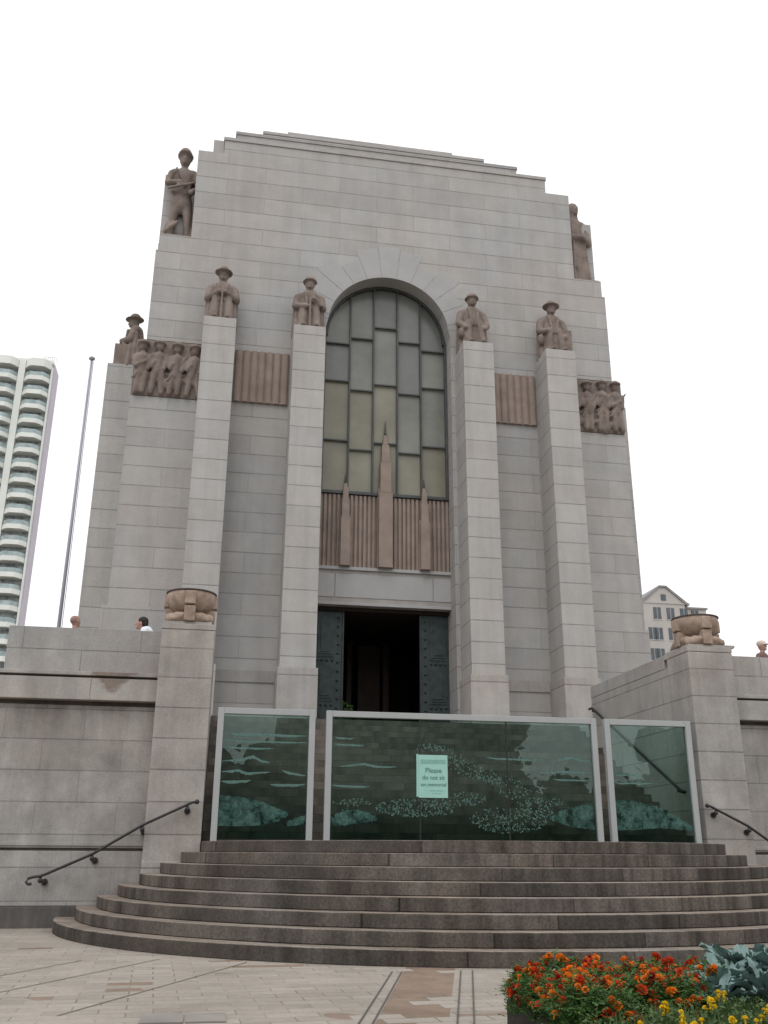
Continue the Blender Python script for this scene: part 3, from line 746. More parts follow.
for s, hat, robe, lab in ((-1,'helmet',False,'standing stone soldier statue with rifle on the upper left corner of the memorial'),
                          (1,'hood',True,'standing stone figure of a hooded robed person on the upper right corner')):
    t = thing('statue', lab, 'statue', (s*5.66,1.5,16.242), 'stone figures standing on the upper corners of the memorial')
    b = B(); standing(b, hat, robe)
    b.xform(Matrix.Translation((s*(5.63 if s<0 else 5.60),1.40 if s<0 else 1.55,16.262)) @ Matrix.Rotation(0.0 if s<0 else 0.25,4,'Z') @ Matrix.Diagonal((1.25 if s<0 else 1.42,1.5,1.60,1)))
    b.obj('figure', M['pink'], t, remesh=0.035)
    b = B(); xs = sorted((s*5.285,s*6.13)); b.box(xs[0],xs[1],1.50,2.2,16.245,18.55); b.obj('backing_slab', M['wall'], t, bevel=0.01)
    b = B(); b.box(xs[0]+(0.1 if s<0 else 0),xs[1]-(0.1 if s>0 else 0),1.0,1.49,16.243,16.30); b.obj('base', M['pink'], t, bevel=0.01)

# ------------------------------------------------------------------ glass screens
YG = -5.80; ZB = G+8*H+0.002; ZT = 3.15
def screen(x0, x1, joints, lab, ztl=ZT, ztr=ZT):
    t = thing('glass_screen', lab, 'glass screen', ((x0+x1)/2,YG,ZB), 'glass screens across the stairs')
    b = B(); fw = 0.092
    b.box(x0,x0+fw,YG-0.05,YG+0.05,ZB,ZT); b.box(x1-fw,x1,YG-0.05,YG+0.05,ZB,ZT)
    b.box(x0+fw,x1-fw,YG-0.045,YG+0.045,ZT-fw,ZT-0.001); 
    b.obj('frame', M['frame'], t, bevel=0.006)
    b = B(); b.box(x0+fw,x1-fw,YG-0.03,YG+0.03,ZB,ZB+0.03); b.obj('bottom_channel', M['iron'], t)
    edges = [x0+fw] + joints + [x1-fw]
    for a, c in zip(edges, edges[1:]):
        b = B(); b.box(a+0.004,c-0.004,YG-0.006,YG+0.006,ZB+0.03,ZT-fw); b.obj('pane', M['glass'], t)
    for j in joints:
        b = B(); b.box(j-0.011,j+0.011,YG-0.010,YG+0.007,ZB+0.03,ZT-fw-0.002); b.obj('joint', M['iron'], t)
    return t
s1 = screen(-3.81,-2.335,[], 'narrow glass screen with white frame on the left, beside the stair pier')
s2 = screen(-2.165,2.20,[-0.70,0.70], 'wide three pane glass screen in the middle with the paper notice')
s3 = screen(2.335,3.825,[], 'narrow glass screen on the right, with stone side wall behind it')
rnd = random.Random(5)
def band(scr, pts, th):
    b = B()
    """misty etched line: polyline (x,z) with thickness, tapering at the ends; real 2 mm film"""
    n = len(pts); up = []; lo = []
    fine = []
    for (x0,z0),(x1,z1) in zip(pts, pts[1:]):
        for k in range(6):
            f = k/6; fine.append((x0+(x1-x0)*f, z0+(z1-z0)*f))
    fine.append(pts[-1]); m = len(fine)
    for i, (x, z) in enumerate(fine):
        t = th*min(1, 0.25+4*i/m, 0.25+4*(m-1-i)/m)*rnd.uniform(0.75,1.25)
        up.append((x, z)); lo.append((x, z-t))
    for i in range(m-1):
        b.prism([(up[i][0],YG-0.0085,up[i][1]),(up[i+1][0],YG-0.0085,up[i+1][1]),(lo[i+1][0],YG-0.0085,lo[i+1][1]),(lo[i][0],YG-0.0085,lo[i][1])], (0,0.0015,0))
    b.obj('etched_line', M['etch'], scr)
def dune(scr, pts, zbase):
    b = B()
    m = len(pts)
    for i in range(m-1):
        (xa,za,ba),(xb,zb_,bb) = pts[i], pts[i+1]
        b.prism([(xa,YG-0.0075,za),(xb,YG-0.0075,zb_),(xb,YG-0.0075,bb),(xa,YG-0.0075,ba)], (0,0.0008,0))
    b.obj('etched_dune', M['softetch'], scr)
    g = B(); xs_ = [p[0] for p in pts]
    for _ in range(int(190*(xs_[-1]-xs_[0]))):
        q = rnd.random()*(m-1); i = int(q); e = q-i
        top = pts[i][1]*(1-e)+pts[i+1][1]*e; bot = pts[i][2]*(1-e)+pts[i+1][2]*e
        flecks(g, pts[i][0]*(1-e)+pts[i+1][0]*e, top+(bot-top)*rnd.random()**1.4+rnd.uniform(-0.02,0.03), 0.01, 0.01, 1)
    tag(g.obj('etched_grains', M['softetch'], scr), kind='stuff')
def flecks(b, cx, cz, rx, rz, n):
    for _ in range(n):
        a = rnd.uniform(0,2*PI); r = math.sqrt(rnd.random())
        x = cx+rx*r*math.cos(a); z = cz+rz*r*math.sin(a); s = rnd.uniform(0.007,0.021); t = rnd.uniform(0,PI)
        p = [(x+s*math.cos(t+q)*(1 if k%2==0 else 0.55),YG-0.0085,z+s*math.sin(t+q)*(1 if k%2==0 else 0.55)) for k, q in enumerate((0,PI/2,PI,3*PI/2))]
        b.prism(p, (0,0.0015,0))
def lz(f): return ZT-0.09 - f*(ZT-0.09-ZB-0.03)
def lx(t0, t1, f): return t0+(t1-t0)*f
L0, L1 = -3.718, -2.427
f = lambda a: lx(L0,L1,a)
band(s1,[(f(0.02),lz(0.16)),(f(0.5),lz(0.155)),(f(0.98),lz(0.165))],0.035)
band(s1,[(f(0.02),lz(0.215)),(f(0.98),lz(0.22))],0.03)
band(s1,[(f(0.02),lz(0.27)),(f(0.6),lz(0.275))],0.03)
band(s1,[(f(0.01),lz(0.385)),(f(0.25),lz(0.36)),(f(0.36),lz(0.335)),(f(0.45),lz(0.37)),(f(0.56),lz(0.39))],0.04)
band(s1,[(f(0.01),lz(0.47)),(f(0.2),lz(0.45)),(f(0.3),lz(0.475)),(f(0.56),lz(0.465))],0.04)
band(s1,[(f(0.70),lz(0.45)),(f(0.98),lz(0.49))],0.035)
band(s1,[(f(0.01),lz(0.545)),(f(0.35),lz(0.535))],0.04); band(s1,[(f(0.57),lz(0.565)),(f(0.98),lz(0.56))],0.035)
dune(s1,[(f(0.0),lz(0.66),lz(0.90)),(f(0.25),lz(0.67),lz(0.90)),(f(0.5),lz(0.71),lz(0.89)),(f(0.68),lz(0.76),lz(0.86)),(f(0.8),lz(0.80),lz(0.81))],0)
dune(s1,[(f(0.75),lz(0.88),lz(0.90)),(f(0.88),lz(0.83),lz(0.89)),(f(0.99),lz(0.81),lz(0.88))],0)
L0, L1 = -2.073, 2.108
b = B()
band(s2,[(f(0.01),lz(0.17)),(f(0.08),lz(0.175))],0.025); band(s2,[(f(0.01),lz(0.225)),(f(0.12),lz(0.23))],0.025)
band(s2,[(f(0.03),lz(0.41)),(f(0.12),lz(0.38)),(f(0.17),lz(0.40)),(f(0.24),lz(0.405))],0.03)
band(s2,[(f(0.0),lz(0.56)),(f(0.14),lz(0.57))],0.03)
band(s2,[(f(0.58),lz(0.31)),(f(0.80),lz(0.32))],0.03); band(s2,[(f(0.84),lz(0.32)),(f(0.91),lz(0.29)),(f(0.99),lz(0.32))],0.04)
band(s2,[(f(0.79),lz(0.425)),(f(0.9),lz(0.41)),(f(0.99),lz(0.42))],0.035); band(s2,[(f(0.84),lz(0.48)),(f(0.99),lz(0.485))],0.03)
for k in range(26):
    q = k/25; flecks(b, f(0.44+0.38*q), lz(0.30+0.46*q+0.03*math.sin(q*9)), 0.17+0.10*math.sin(q*PI), 0.10, 13)
flecks(b,f(0.31),lz(0.74),0.62,0.13,300); flecks(b,f(0.66),lz(0.83),0.62,0.19,330); flecks(b,f(0.48),lz(0.66),0.40,0.10,110)
flecks(b,f(0.37),lz(0.24),0.24,0.06,60); flecks(b,f(0.80),lz(0.68),0.35,0.07,60); flecks(b,f(0.08),lz(0.70),0.30,0.06,40)
tag(b.obj('etched_leaves', M['etch'], s2), kind='stuff')
dune(s2,[(f(0.0),lz(0.82),lz(0.90)),(f(0.06),lz(0.76),lz(0.88)),(f(0.12),lz(0.77),lz(0.86)),(f(0.17),lz(0.82),lz(0.84))],0)
dune(s2,[(f(0.82),lz(0.80),lz(0.82)),(f(0.9),lz(0.72),lz(0.88)),(f(0.99),lz(0.68),lz(0.90))],0)
L0, L1 = 2.427, 3.733
band(s3,[(f(0.02),lz(0.43)),(f(0.35),lz(0.43))],0.03); band(s3,[(f(0.02),lz(0.50)),(f(0.5),lz(0.50))],0.03)
dune(s3,[(f(0.0),lz(0.66),lz(0.90)),(f(0.2),lz(0.64),lz(0.90)),(f(0.55),lz(0.70),lz(0.88)),(f(0.98),lz(0.86),lz(0.90))],0)

# notice behind the middle screen
nt_ = thing('notice', 'pale mint notice with three lines of writing fixed on the middle glass screen', 'notice', (-0.49,-5.82,1.88))
b = B(); b.box(-0.72,-0.265,-5.818,-5.809,1.885,2.52); b.obj('sheet', M['paper'], nt_, bevel=0.002)
b = B(); b.box(-0.755,-0.722,-5.816,-5.809,1.90,2.53); b.obj('back_sheet', M['paper'], nt_)
def text(body, x, z, size, parent, y=-5.8195, mat='ink', name='lettering'):
    cu = bpy.data.curves.new(name,'FONT'); cu.body = body; cu.size = size; cu.align_x = 'CENTER'; cu.extrude = 0.001
    tmp = bpy.data.objects.new(name, cu); COL.objects.link(tmp)
    dg = bpy.context.evaluated_depsgraph_get()
    me = bpy.data.meshes.new_from_object(tmp.evaluated_get(dg))
    bpy.data.objects.remove(tmp)
    me.transform(Matrix.Translation((x,y,z)) @ Matrix.Rotation(PI/2,4,'X'))
    org = Vector(parent.location); me.transform(Matrix.Translation(-org))
    me.materials.clear(); me.materials.append(M[mat])
    o = bpy.data.objects.new(name, me); COL.objects.link(o); o.parent = parent
    return o
text('Please', -0.49, 2.255, 0.105, nt_); text('do not sit', -0.49, 2.155, 0.090, nt_); text('on memorial', -0.49, 2.055, 0.078, nt_)
green = plain('notice_green',(0.22,0.42,0.36),0.6,0.1,20)
for bx in ((-0.69,-0.295,2.39,2.45),(-0.55,-0.34,1.985,1.995),(-0.52,-0.37,1.945,1.955)):
    b = B(); b.box(bx[0],bx[1],-5.8205,-5.8185,bx[2],bx[3]); b.obj('ruled_band', green, nt_)

# ------------------------------------------------------------------ handrails
def handrail(sx, lab):
    t = thing('handrail', lab, 'handrail', (sx*5.0,-5.88,0.7), 'iron handrails on the stone walls')
    y = -5.90
    P = [(4.03,1.775),(4.10,1.765),(4.77,1.448),(5.42,1.056),(6.02,0.79),(6.09,0.765),(6.17,0.755),(6.24,0.735),(6.265,0.69),(6.235,0.66),(6.19,0.665)]
    if sx > 0: P = [(3.945,1.825),(4.0,1.815),(4.607,1.525),(4.93,1.31),(5.6,0.93),(6.2,0.68),(6.27,0.66)]
    b = B(); b.tube([(sx*x,y,z) for x, z in P], 0.020, 10); b.blob((sx*P[0][0],y,P[0][1]),(0.035,0.035,0.035)); b.obj('rail', M['iron'], t, smooth=True)
    for x, z in (((4.16,1.735),(4.77,1.448),(5.42,1.056),(6.08,0.768)) if sx<0 else ((4.08,1.775),(4.62,1.518),(5.6,0.93))):
        yw = -5.80 if x < 4.74 else -5.50
        b = B(); b.tube([(sx*x,y,z),(sx*x,y,z-0.07),(sx*x,yw+0.005,z-0.09)],0.016,8); b.limb((sx*x,yw-0.02,z-0.09),(sx*x,yw+0.004,z-0.09),0.045,0.045,caps=False,seg=14)
        b.blob((sx*x,y,z-0.06),(0.034,0.034,0.034))
        b.obj('bracket', M['iron'], t)
handrail(-1, 'black iron handrail with curled end sloping down the left terrace wall')
handrail(1, 'black iron handrail sloping away on the right terrace wall')
t = thing('handrail', 'black iron handrail along the inner side wall, seen through the right glass screen', 'handrail', (3.82,-3.5,3.0), 'iron handrails on the stone walls')
b = B(); b.tube([(3.82,-1.60,3.93),(3.82,-1.75,3.93),(3.82,-5.3,2.09),(3.82,-5.45,2.06)],0.026,10); b.obj('rail', M['iron'], t, smooth=True)
for yy, zz in ((-1.75,3.93),(-3.4,3.07),(-5.2,2.14)):
    b = B(); b.tube([(3.82,yy,zz),(3.82,yy,zz-0.06),(3.938,yy,zz-0.08)],0.016,8); b.obj('bracket', M['iron'], t)

# ------------------------------------------------------------------ flagpole
b = B(); b.limb((-8.86,10,TZ),(-8.86,10,17.15),0.07,0.038,caps=False,seg=14)
fp = thing('flagpole','bare grey flagpole left of the memorial','flagpole',(-8.86,10,TZ))
b.obj('pole', M['pole'], fp, smooth=True)
b = B(); b.lathe([(0.045,0),(0.10,0.02),(0.11,0.07),(0.07,0.11),(0.03,0.13)],(-8.86,10,17.15),16); b.obj('cap', M['pole'], fp)
b = B(); b.lathe([(0.28,0),(0.28,0.08),(0.16,0.12),(0.14,0.5),(0.122,0.52)],(-8.86,10,TZ),20); b.obj('base_collar', M['pole'], fp)
b = B(); b.tube([(-8.74,9.9,5.2),(-8.79,9.93,17.05)],0.012,6); b.obj('halyard', M['pole'], fp)

# ------------------------------------------------------------------ people on the terrace
def person(x, y, rz, lab, hairmat, shirt, style, h=1.72, bow=0.0):
    t = thing('person', lab, 'person', (x,y,TZ))
    k = h/1.76
    T = Matrix.Translation((x,y,TZ)) @ Matrix.Rotation(rz,4,'Z') @ Matrix.Scale(k,4)
    HP = Vector((0,-bow,1.645-bow*0.7))          # head centre, lowered and forward when looking down
    hx = lambda px, py, pz: (px, py-bow, pz-bow*0.7)
    b = B()
    for s in (-1,1):
        b.limb((s*0.09,0,0.88),(s*0.10,-0.01,0.48),0.085,0.06); b.limb((s*0.10,-0.01,0.48),(s*0.10,0.02,0.09),0.06,0.04); b.blob((s*0.10,-0.06,0.045),(0.045,0.13,0.045))
        b.limb((s*0.20,0,1.38),(s*0.25,0.02,1.10),0.052,0.042); b.limb((s*0.25,0.02,1.10),(s*0.24,-0.08,0.86),0.04,0.03); b.blob((s*0.24,-0.10,0.79),(0.028,0.04,0.08))
    b.limb((0,0,0.90),(0,0,1.15),0.15,0.13,sq=0.75); b.limb((0,0,1.15),(0,0,1.34),0.14,0.16,sq=0.7); b.limb((-0.15,0,1.40),(0.15,0,1.40),0.06,0.06)
    b.limb((0,0.01,1.42),hx(0,-0.01,1.56),0.055,0.052)
    b.blob(hx(0,-0.01,1.645),(0.077,0.098,0.115)); b.limb(hx(0,-0.10,1.66),hx(0,-0.122,1.625),0.011,0.018,seg=6); b.blob(hx(0,-0.075,1.57),(0.045,0.04,0.035))
    for s in (-1,1): b.blob(hx(s*0.08,0.0,1.64),(0.014,0.022,0.032))
    b.xform(T); b.obj('body', M['skin'], t, remesh=0.011)
    b = B(); b.limb((0,0,0.93),(0,0,1.15),0.17,0.15,sq=0.78); b.limb((0,0,1.15),(0,0,1.34),0.16,0.18,sq=0.74); b.limb((-0.16,0,1.39),(0.16,0,1.39),0.085,0.085)
    for s in (-1,1): b.limb((s*0.20,0,1.38),(s*0.245,0.015,1.16),0.075,0.065)
    b.xform(T); b.obj('shirt', M[shirt], t, remesh=0.016)
    b = B()
    for s in (-1,1): b.limb((s*0.09,0,0.90),(s*0.10,-0.01,0.48),0.105,0.08); b.limb((s*0.10,-0.01,0.48),(s*0.10,0.02,0.10),0.08,0.065)
    b.blob((0,0,0.92),(0.17,0.135,0.11)); b.xform(T); b.obj('trousers', M['trousers'], t, remesh=0.016)
    b = B()
    if style == 'hair':
        b.blob(hx(0,0.02,1.685),(0.092,0.105,0.095)); b.blob(hx(0,0.055,1.63),(0.085,0.07,0.08))
        b.xform(T); b.obj('hair', M[hairmat], t, remesh=0.011)
    elif style == 'crop':
        b.blob((0,0.025,1.66),(0.082,0.09,0.09)); b.xform(T); b.obj('hair', M[hairmat], t, remesh=0.011)
    else:
        b.blob((0,0.0,1.70),(0.098,0.115,0.085)); b.blob((0,-0.08,1.675),(0.085,0.11,0.018)); b.xform(T); b.obj('cap', M[hairmat], t, remesh=0.011)
person(-5.25,-2.0,-PI/2-0.2,'person with black hair and white shirt looking left over the parapet','hair','shirt','hair',1.79,bow=0.11)
person(-6.60,-2.0,2.4,'person with cropped hair seen behind the far left parapet corner','greyhair','redshirt','crop',1.69)
person(7.06,-3.0,0.6,'person in a pale cap behind the right parapet','cap','redshirt','cap',1.56)

# ------------------------------------------------------------------ high-rise on the left
TX0, TX1, TY = -59.7, -44.55, 180.0
tw = thing('apartment_tower','tall white apartment tower with stacks of curved balconies at the left edge','building',(-51,TY,G))
FL = 3.495; Z0 = 103.0
b = B(); b.box(TX0,TX1-0.3,TY+0.5,TY+5.5,G,104.6); b.obj('wall', M['white_render'], tw)
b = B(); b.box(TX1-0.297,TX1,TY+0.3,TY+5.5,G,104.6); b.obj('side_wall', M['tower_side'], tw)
b = B()
for x0, x1 in ((-52.1,-50.7),(-59.6,-58.1),(-45.1,-44.8)):
    b = B(); b.box(x0,x1,TY-0.6,TY+0.49,G,104.9 if x1<-46 else 103.5); b.obj('pier', M['white_render'], tw)
b = B(); b.box(-59.6,-44.9,TY-0.2,TY+5,104.65,105.5)
b.obj('roof', M['white_render'], tw)
b = B()
for k in range(7): b.box(-47.2+k*0.45,-47.15+k*0.45,TY+0.2,TY+0.25,105.5,106.5)
b.box(-47.2,-44.5,TY+0.2,TY+0.25,106.45,106.5); b.obj('roof_rail', M['iron'], tw)
bays = [(-50.65,-45.15),(-58.05,-52.15)]
bal = win = None
def bay_pts(x0, x1, d, z, inset=0.0):
    w = x1-x0; o = inset
    pts = [(x0+o,TY+0.5,z)]
    for k in range(9):
        f = k/8; 
        x = x0+o+(w-2*o)*f; y = TY - 0.2 - (d-o)*min(1.0, 1.9*math.sin(PI*f)**0.8*0.62+0.12)
        pts.append((x, y, z))
    pts.append((x1-o,TY+0.5,z)); return pts
for i, (x0, x1) in enumerate(bays):
    for k in range(0, 22 if i == 0 else 9):
        z = Z0 - FL*k
        if bal is None:
            b = B(); b.prism(bay_pts(x0,x1,1.9,z-FL+0.05), (0,0,0.22)); 
            p = bay_pts(x0,x1,1.9,z-FL+0.27); q = bay_pts(x0,x1,1.9,z-FL+0.27,0.18)
            for a in range(1,len(p)-2):
                b.prism([p[a],p[a+1],q[a+1],q[a]], (0,0,0.80))
            bal = b.obj('balcony', M['white_render'], tw)
            b = B(); p = bay_pts(x0,x1,1.9,z-FL+1.075,0.06); q = bay_pts(x0,x1,1.9,z-FL+1.075,0.10)
            for a in range(1,len(p)-2): b.prism([p[a],p[a+1],q[a+1],q[a]], (0,0,0.95))
            rl = b.obj('railing', M['rail_glass'], bal)
            b = B(); b.box(x0+0.1,x1-0.1,TY+0.40,TY+0.495,z-FL+0.3,z-0.0)
            for a in range(5): b.box(x0+0.1+a*(x1-x0-0.3)/4,x0+0.2+a*(x1-x0-0.3)/4,TY+0.33,TY+0.40,z-FL+0.3,z)
            win = b.obj('window', M['balcony_window'], tw)
        else:
            sc = (x1-x0)/(bays[0][1]-bays[0][0])
            off = Vector((x0+51-(bays[0][0]+51)*sc, 0, -FL*k))
            for src in (bal, win):
                c = src.copy(); COL.objects.link(c); c.parent = tw; c.location = off; c.scale = (sc,1,1)
                if src is bal:
                    r2 = rl.copy(); COL.objects.link(r2); r2.parent = c
b = B()
for x0, x1 in bays: b.prism(bay_pts(x0,x1,1.9,Z0-0.05), (0,0,1.9))
b.obj('top_slab', M['white_render'], tw)

# ------------------------------------------------------------------ gabled building on the right
gb = thing('gabled_building','cream gabled building with dark windows seen between the memorial and the right bowl','building',(88,160,G))
b = B(); b.box(82.5,92.2,160,175,G,50.9); b.prism([(82.5,160,50.9),(92.2,160,50.9),(88.3,160,54.1),(86.7,160,54.1)],(0,15,0))
b.box(92.2,97.5,161,175,G,50.0); b.box(91.0,94.2,161.5,166,50.9,51.4)
b.obj('wall', M['cream'], gb)
b = B(); b.prism([(81.9,159.7,50.75),(82.5,159.7,50.6),(86.8,159.7,54.15),(86.7,159.7,54.5)],(0,15.5,0)); b.prism([(88.3,159.7,54.5),(88.2,159.7,54.15),(92.5,159.7,50.6),(93.1,159.7,50.75)],(0,15.5,0)); b.box(86.7,88.3,159.7,175,54.15,54.5)
b.box(92.3,97.8,160.7,175,50.0,50.35)
b.obj('roof', M['roofgrey'], gb)
wp = None
for z in (47.25,42.9,38.5,34.1):
    for x in (83.6,85.0,88.0,91.0,94.0):
        w = 1.7 if x != 83.6 else 1.0
        if z == 47.25 and x == 83.6: continue
        if wp is None:
            b = B(); b.box(x,x+1.7,159.93,160.02,z,z+2.5)
            wp = b.obj('window', M['tower_glass'], gb); wx, wz = x, z
            b = B(); b.box(x-0.12,x+1.82,159.90,160.01,z-0.2,z-0.02); b.box(x+0.8,x+0.9,159.90,159.929,z,z+2.5); ws = b.obj('frame', M['cream'], wp)
        else:
            c = wp.copy(); COL.objects.link(c); c.parent = gb; c.location = (x-wx, 0.99 if x > 92.2 else 0, z-wz)
            c2 = ws.copy(); COL.objects.link(c2); c2.parent = c
b = B(); b.box(87.0,88.1,159.9,160.02,51.3,52.6); b.obj('attic_window', M['tower_glass'], gb)
b = B(); b.box(82.4,92.3,159.85,160.0,50.6,50.88); b.obj('cornice', M['cream'], gb)

# ------------------------------------------------------------------ flower planter
PX0, PX1, PY0, PY1, PZ = -1.93, 1.7, -17.2, -14.08, 0.235
pt = thing('planter','low dark planter box full of flowers at the bottom right','planter',((PX0+PX1)/2,(PY0+PY1)/2,G))
b = B()
b.box(PX0,PX0+0.06,PY0,PY1,G,PZ); b.box(PX1-0.06,PX1,PY0,PY1,G,PZ); b.box(PX0+0.06,PX1-0.06,PY0,PY0+0.06,G,PZ); b.box(PX0+0.06,PX1-0.06,PY1-0.06,PY1,G,PZ)
b.obj('box', M['planter'], pt, bevel=0.008)
b = B(); b.box(PX0+0.06,PX1-0.06,PY0+0.06,PY1-0.06,G+0.01,PZ-0.04); b.obj('soil', M['soil'], pt)
rnd = random.Random(21)
def leaf(b, p, d, l, w, tw=0.0, droop=0.0):
    d = Vector(d).normalized(); s = d.cross(Vector((0,0,1)))
    if s.length < 0.1: s = Vector((1,0,0))
    s.normalize(); n = s.cross(d)
    s = (s*math.cos(tw)+n*math.sin(tw))
    p = Vector(p); m = p+d*l*0.5; e = p+d*l-Vector((0,0,droop*l))
    v = [b.bm.verts.new(q) for q in (p, m+s*w*0.5, e, m-s*w*0.5)]
    b.bm.faces.new(v)
def rdir(up=0.0):
    a = rnd.uniform(0,2*PI); z = rnd.uniform(-0.4,1)+up
    return Vector((math.cos(a), math.sin(a), z)).normalized()
def marigold_foliage(n, r, h):
    b = B()
    for k in range(7):
        a = rnd.uniform(0,2*PI); q = rnd.uniform(0.2,0.8)
        b.tube([(0,0,0),(0.5*q*r*math.cos(a),0.5*q*r*math.sin(a),h*0.5),(q*r*math.cos(a),q*r*math.sin(a),h*0.9)],0.004,5)
    for k in range(n):
        a = rnd.uniform(0,2*PI); q = math.sqrt(rnd.random())*r; zz = h*(0.12+0.88*rnd.random()**0.7)*(1-0.35*(q/r)**2)
        c = Vector((q*math.cos(a), q*math.sin(a), zz)); d = rdir(0.2)
        # pinnate leaf: a few leaflets on one stalk
        for j in range(4):
            pp = c + d*0.018*j
            for s in (-1,1):
                sd = (d + s*Vector((-d.y,d.x,0.2))*1.1).normalized(); leaf(b, pp, sd, rnd.uniform(0.02,0.034), 0.011, rnd.uniform(-0.6,0.6), 0.1)
    return b
def flower_mesh(r):
    b = B()
    for ring, (rr, zz, n) in enumerate(((1.0,0.0,11),(0.75,0.25,9),(0.5,0.45,7),(0.25,0.55,5))):
        for k in range(n):
            a = 2*PI*k/n + ring*0.4 + rnd.uniform(-0.15,0.15)
            el = 0.15+0.35*ring
            d = Vector((math.cos(a)*math.cos(el), math.sin(a)*math.cos(el), math.sin(el)))
            p = Vector((0,0,zz*r*0.5)); s = Vector((-math.sin(a), math.cos(a), 0)); e = p + d*r*(0.55+0.45*rr)
            w = r*0.42*rnd.uniform(0.8,1.2)
            v = [b.bm.verts.new(q) for q in (p+s*w*0.15, p+d*r*0.5+s*w*0.5, e+s*w*0.45+Vector((0,0,rnd.uniform(-0.1,0.1)*r)), e+d*r*0.08, e-s*w*0.45+Vector((0,0,rnd.uniform(-0.1,0.1)*r)), p+d*r*0.5-s*w*0.5, p-s*w*0.15)]
            b.bm.faces.new(v)
    b.limb((0,0,-0.02),(0,0,0.0),0.003,r*0.3,caps=False,seg=6)
    return b
def mk_mesh(b, mats):
    me = bpy.data.meshes.new('mesh'); b.bm.to_mesh(me); b.bm.free()
    for m in mats: me.materials.append(m)
    return me
mfol = [mk_mesh(marigold_foliage(270,0.17,0.27), [M['marigold_leaf']]) for _ in range(4)]
fmesh = {c: [mk_mesh(flower_mesh(rr), [M[c]]) for rr in ((0.017,0.023,0.030) if c != 'yellow' else (0.017,0.02,0.022))] for c in ('orange','red','deepred','yellow')}
def put(name, me, parent, loc, rz=0.0, sc=1.0, tilt=(0,0)):
    o = bpy.data.objects.new(name, me); COL.objects.link(o); o.parent = parent; o.location = loc; o.rotation_euler = (tilt[0],tilt[1],rz); o.scale = (sc,)*3
    return o
pal = {'orange':['orange']*7+['red']*2+['yellow'], 'red':['red']*6+['deepred']*3+['orange']*3, 'mixed':['red']*4+['orange']*5+['deepred']*2}
def marigold(x, y, kind, lab, nf, sc=1.0):
    t = thing('marigold_plant', lab, 'flower', (x,y,PZ-0.045), 'marigold plants in the planter')
    put('foliage', rnd.choice(mfol), t, (0,0,0), rnd.uniform(0,6.28), sc)
    for k in range(nf):
        a = rnd.uniform(0,2*PI); q = math.sqrt(rnd.random())*0.17*sc
        z = 0.27*sc*(1.0-0.55*(q/(0.17*sc))**2) + rnd.uniform(-0.03,0.025)
        c = rnd.choice(pal[kind]); put('flower', rnd.choice(fmesh[c]), t, (q*math.cos(a),q*math.sin(a),z), rnd.uniform(0,6), rnd.uniform(0.85,1.2), (rnd.uniform(-0.1,0.75)*1, rnd.uniform(-0.5,0.4)))
rows = [(-14.24, -1.86, 0.62, 0.22), (-14.46, -1.89, -0.62, 0.21), (-14.68, -1.93, -0.85, 0.21), (-14.90, -1.93, -1.05, 0.21), (-15.12, -1.93, -1.25, 0.21), (-15.34, -1.93, -1.6, 0.21)]
for j, (y, xa, xb, stp) in enumerate(rows):
    x = xa
    while x < xb:
        xx = x + rnd.uniform(-0.05,0.05); yy = y + rnd.uniform(-0.06,0.06)
        kind = rnd.choice(['orange','red','mixed'])
        if xx > -0.8 and j < 2: kind = rnd.choice(['orange','red'])
        lab = {'orange':'leafy marigold plant with mostly orange flowers in the dark planter', 'red':'leafy marigold plant with mostly red flowers in the dark planter', 'mixed':'leafy marigold plant with mixed red and orange flowers in the dark planter'}[kind]
        marigold(xx, yy, kind, lab, rnd.randint(22,31) if j < 5 else rnd.randint(10,14), rnd.uniform(0.85,1.1))
        x += stp
# low herbs with yellow flowers along the near edge
def herb_mesh():
    b = B()
    for k in range(150):
        a = rnd.uniform(0,2*PI); q = math.sqrt(rnd.random())*0.16
        p = (q*math.cos(a), q*math.sin(a), rnd.uniform(0.0,0.12)); d = Vector((rnd.uniform(-0.5,0.5),rnd.uniform(-0.5,0.5),1))
        leaf(b, p, d, rnd.uniform(0.06,0.17), rnd.uniform(0.008,0.018), rnd.uniform(-1.5,1.5), rnd.uniform(0,0.4))
    for k in range(160):
        a = rnd.uniform(0,2*PI); q = math.sqrt(rnd.random())*0.17
        leaf(b, (q*math.cos(a), q*math.sin(a), rnd.uniform(0.06,0.21)), rdir(0.1), rnd.uniform(0.02,0.045), rnd.uniform(0.01,0.02), rnd.uniform(-1,1), 0.2)
    return b
hm = [mk_mesh(herb_mesh(), [M['herb_leaf']]) for _ in range(4)]
for j, (y, xa, xb) in enumerate(((-15.26,-1.10,-0.5),(-15.48,-1.50,-0.6),(-15.70,-1.90,-0.8),(-15.92,-1.92,-0.95),(-16.14,-1.92,-1.1),(-16.36,-1.92,-1.2))):
    x = xa
    while x < xb:
        t = thing('yellow_flower_plant', 'low grassy herb with small yellow flowers at the near edge of the planter', 'flower', (x+rnd.uniform(-0.06,0.06), y+rnd.uniform(-0.06,0.06), PZ-0.045), 'low yellow flowering plants in the planter')
        put('foliage', rnd.choice(hm), t, (0,0,0), rnd.uniform(0,6.28), rnd.uniform(0.75,1.0))
        ca_, cq_ = rnd.uniform(0,6.28), rnd.uniform(0,0.1)
        for k in range(rnd.choice((0,1,3,5,7))):
            a = ca_+rnd.uniform(-0.5,0.5); q = cq_+rnd.uniform(-0.03,0.03)
            put('flower', fmesh['yellow'][0], t, (q*math.cos(a),q*math.sin(a),rnd.uniform(0.17,0.22)), rnd.uniform(0,6), rnd.uniform(0.7,1.1), (rnd.uniform(0,0.6),0))
        x += 0.24
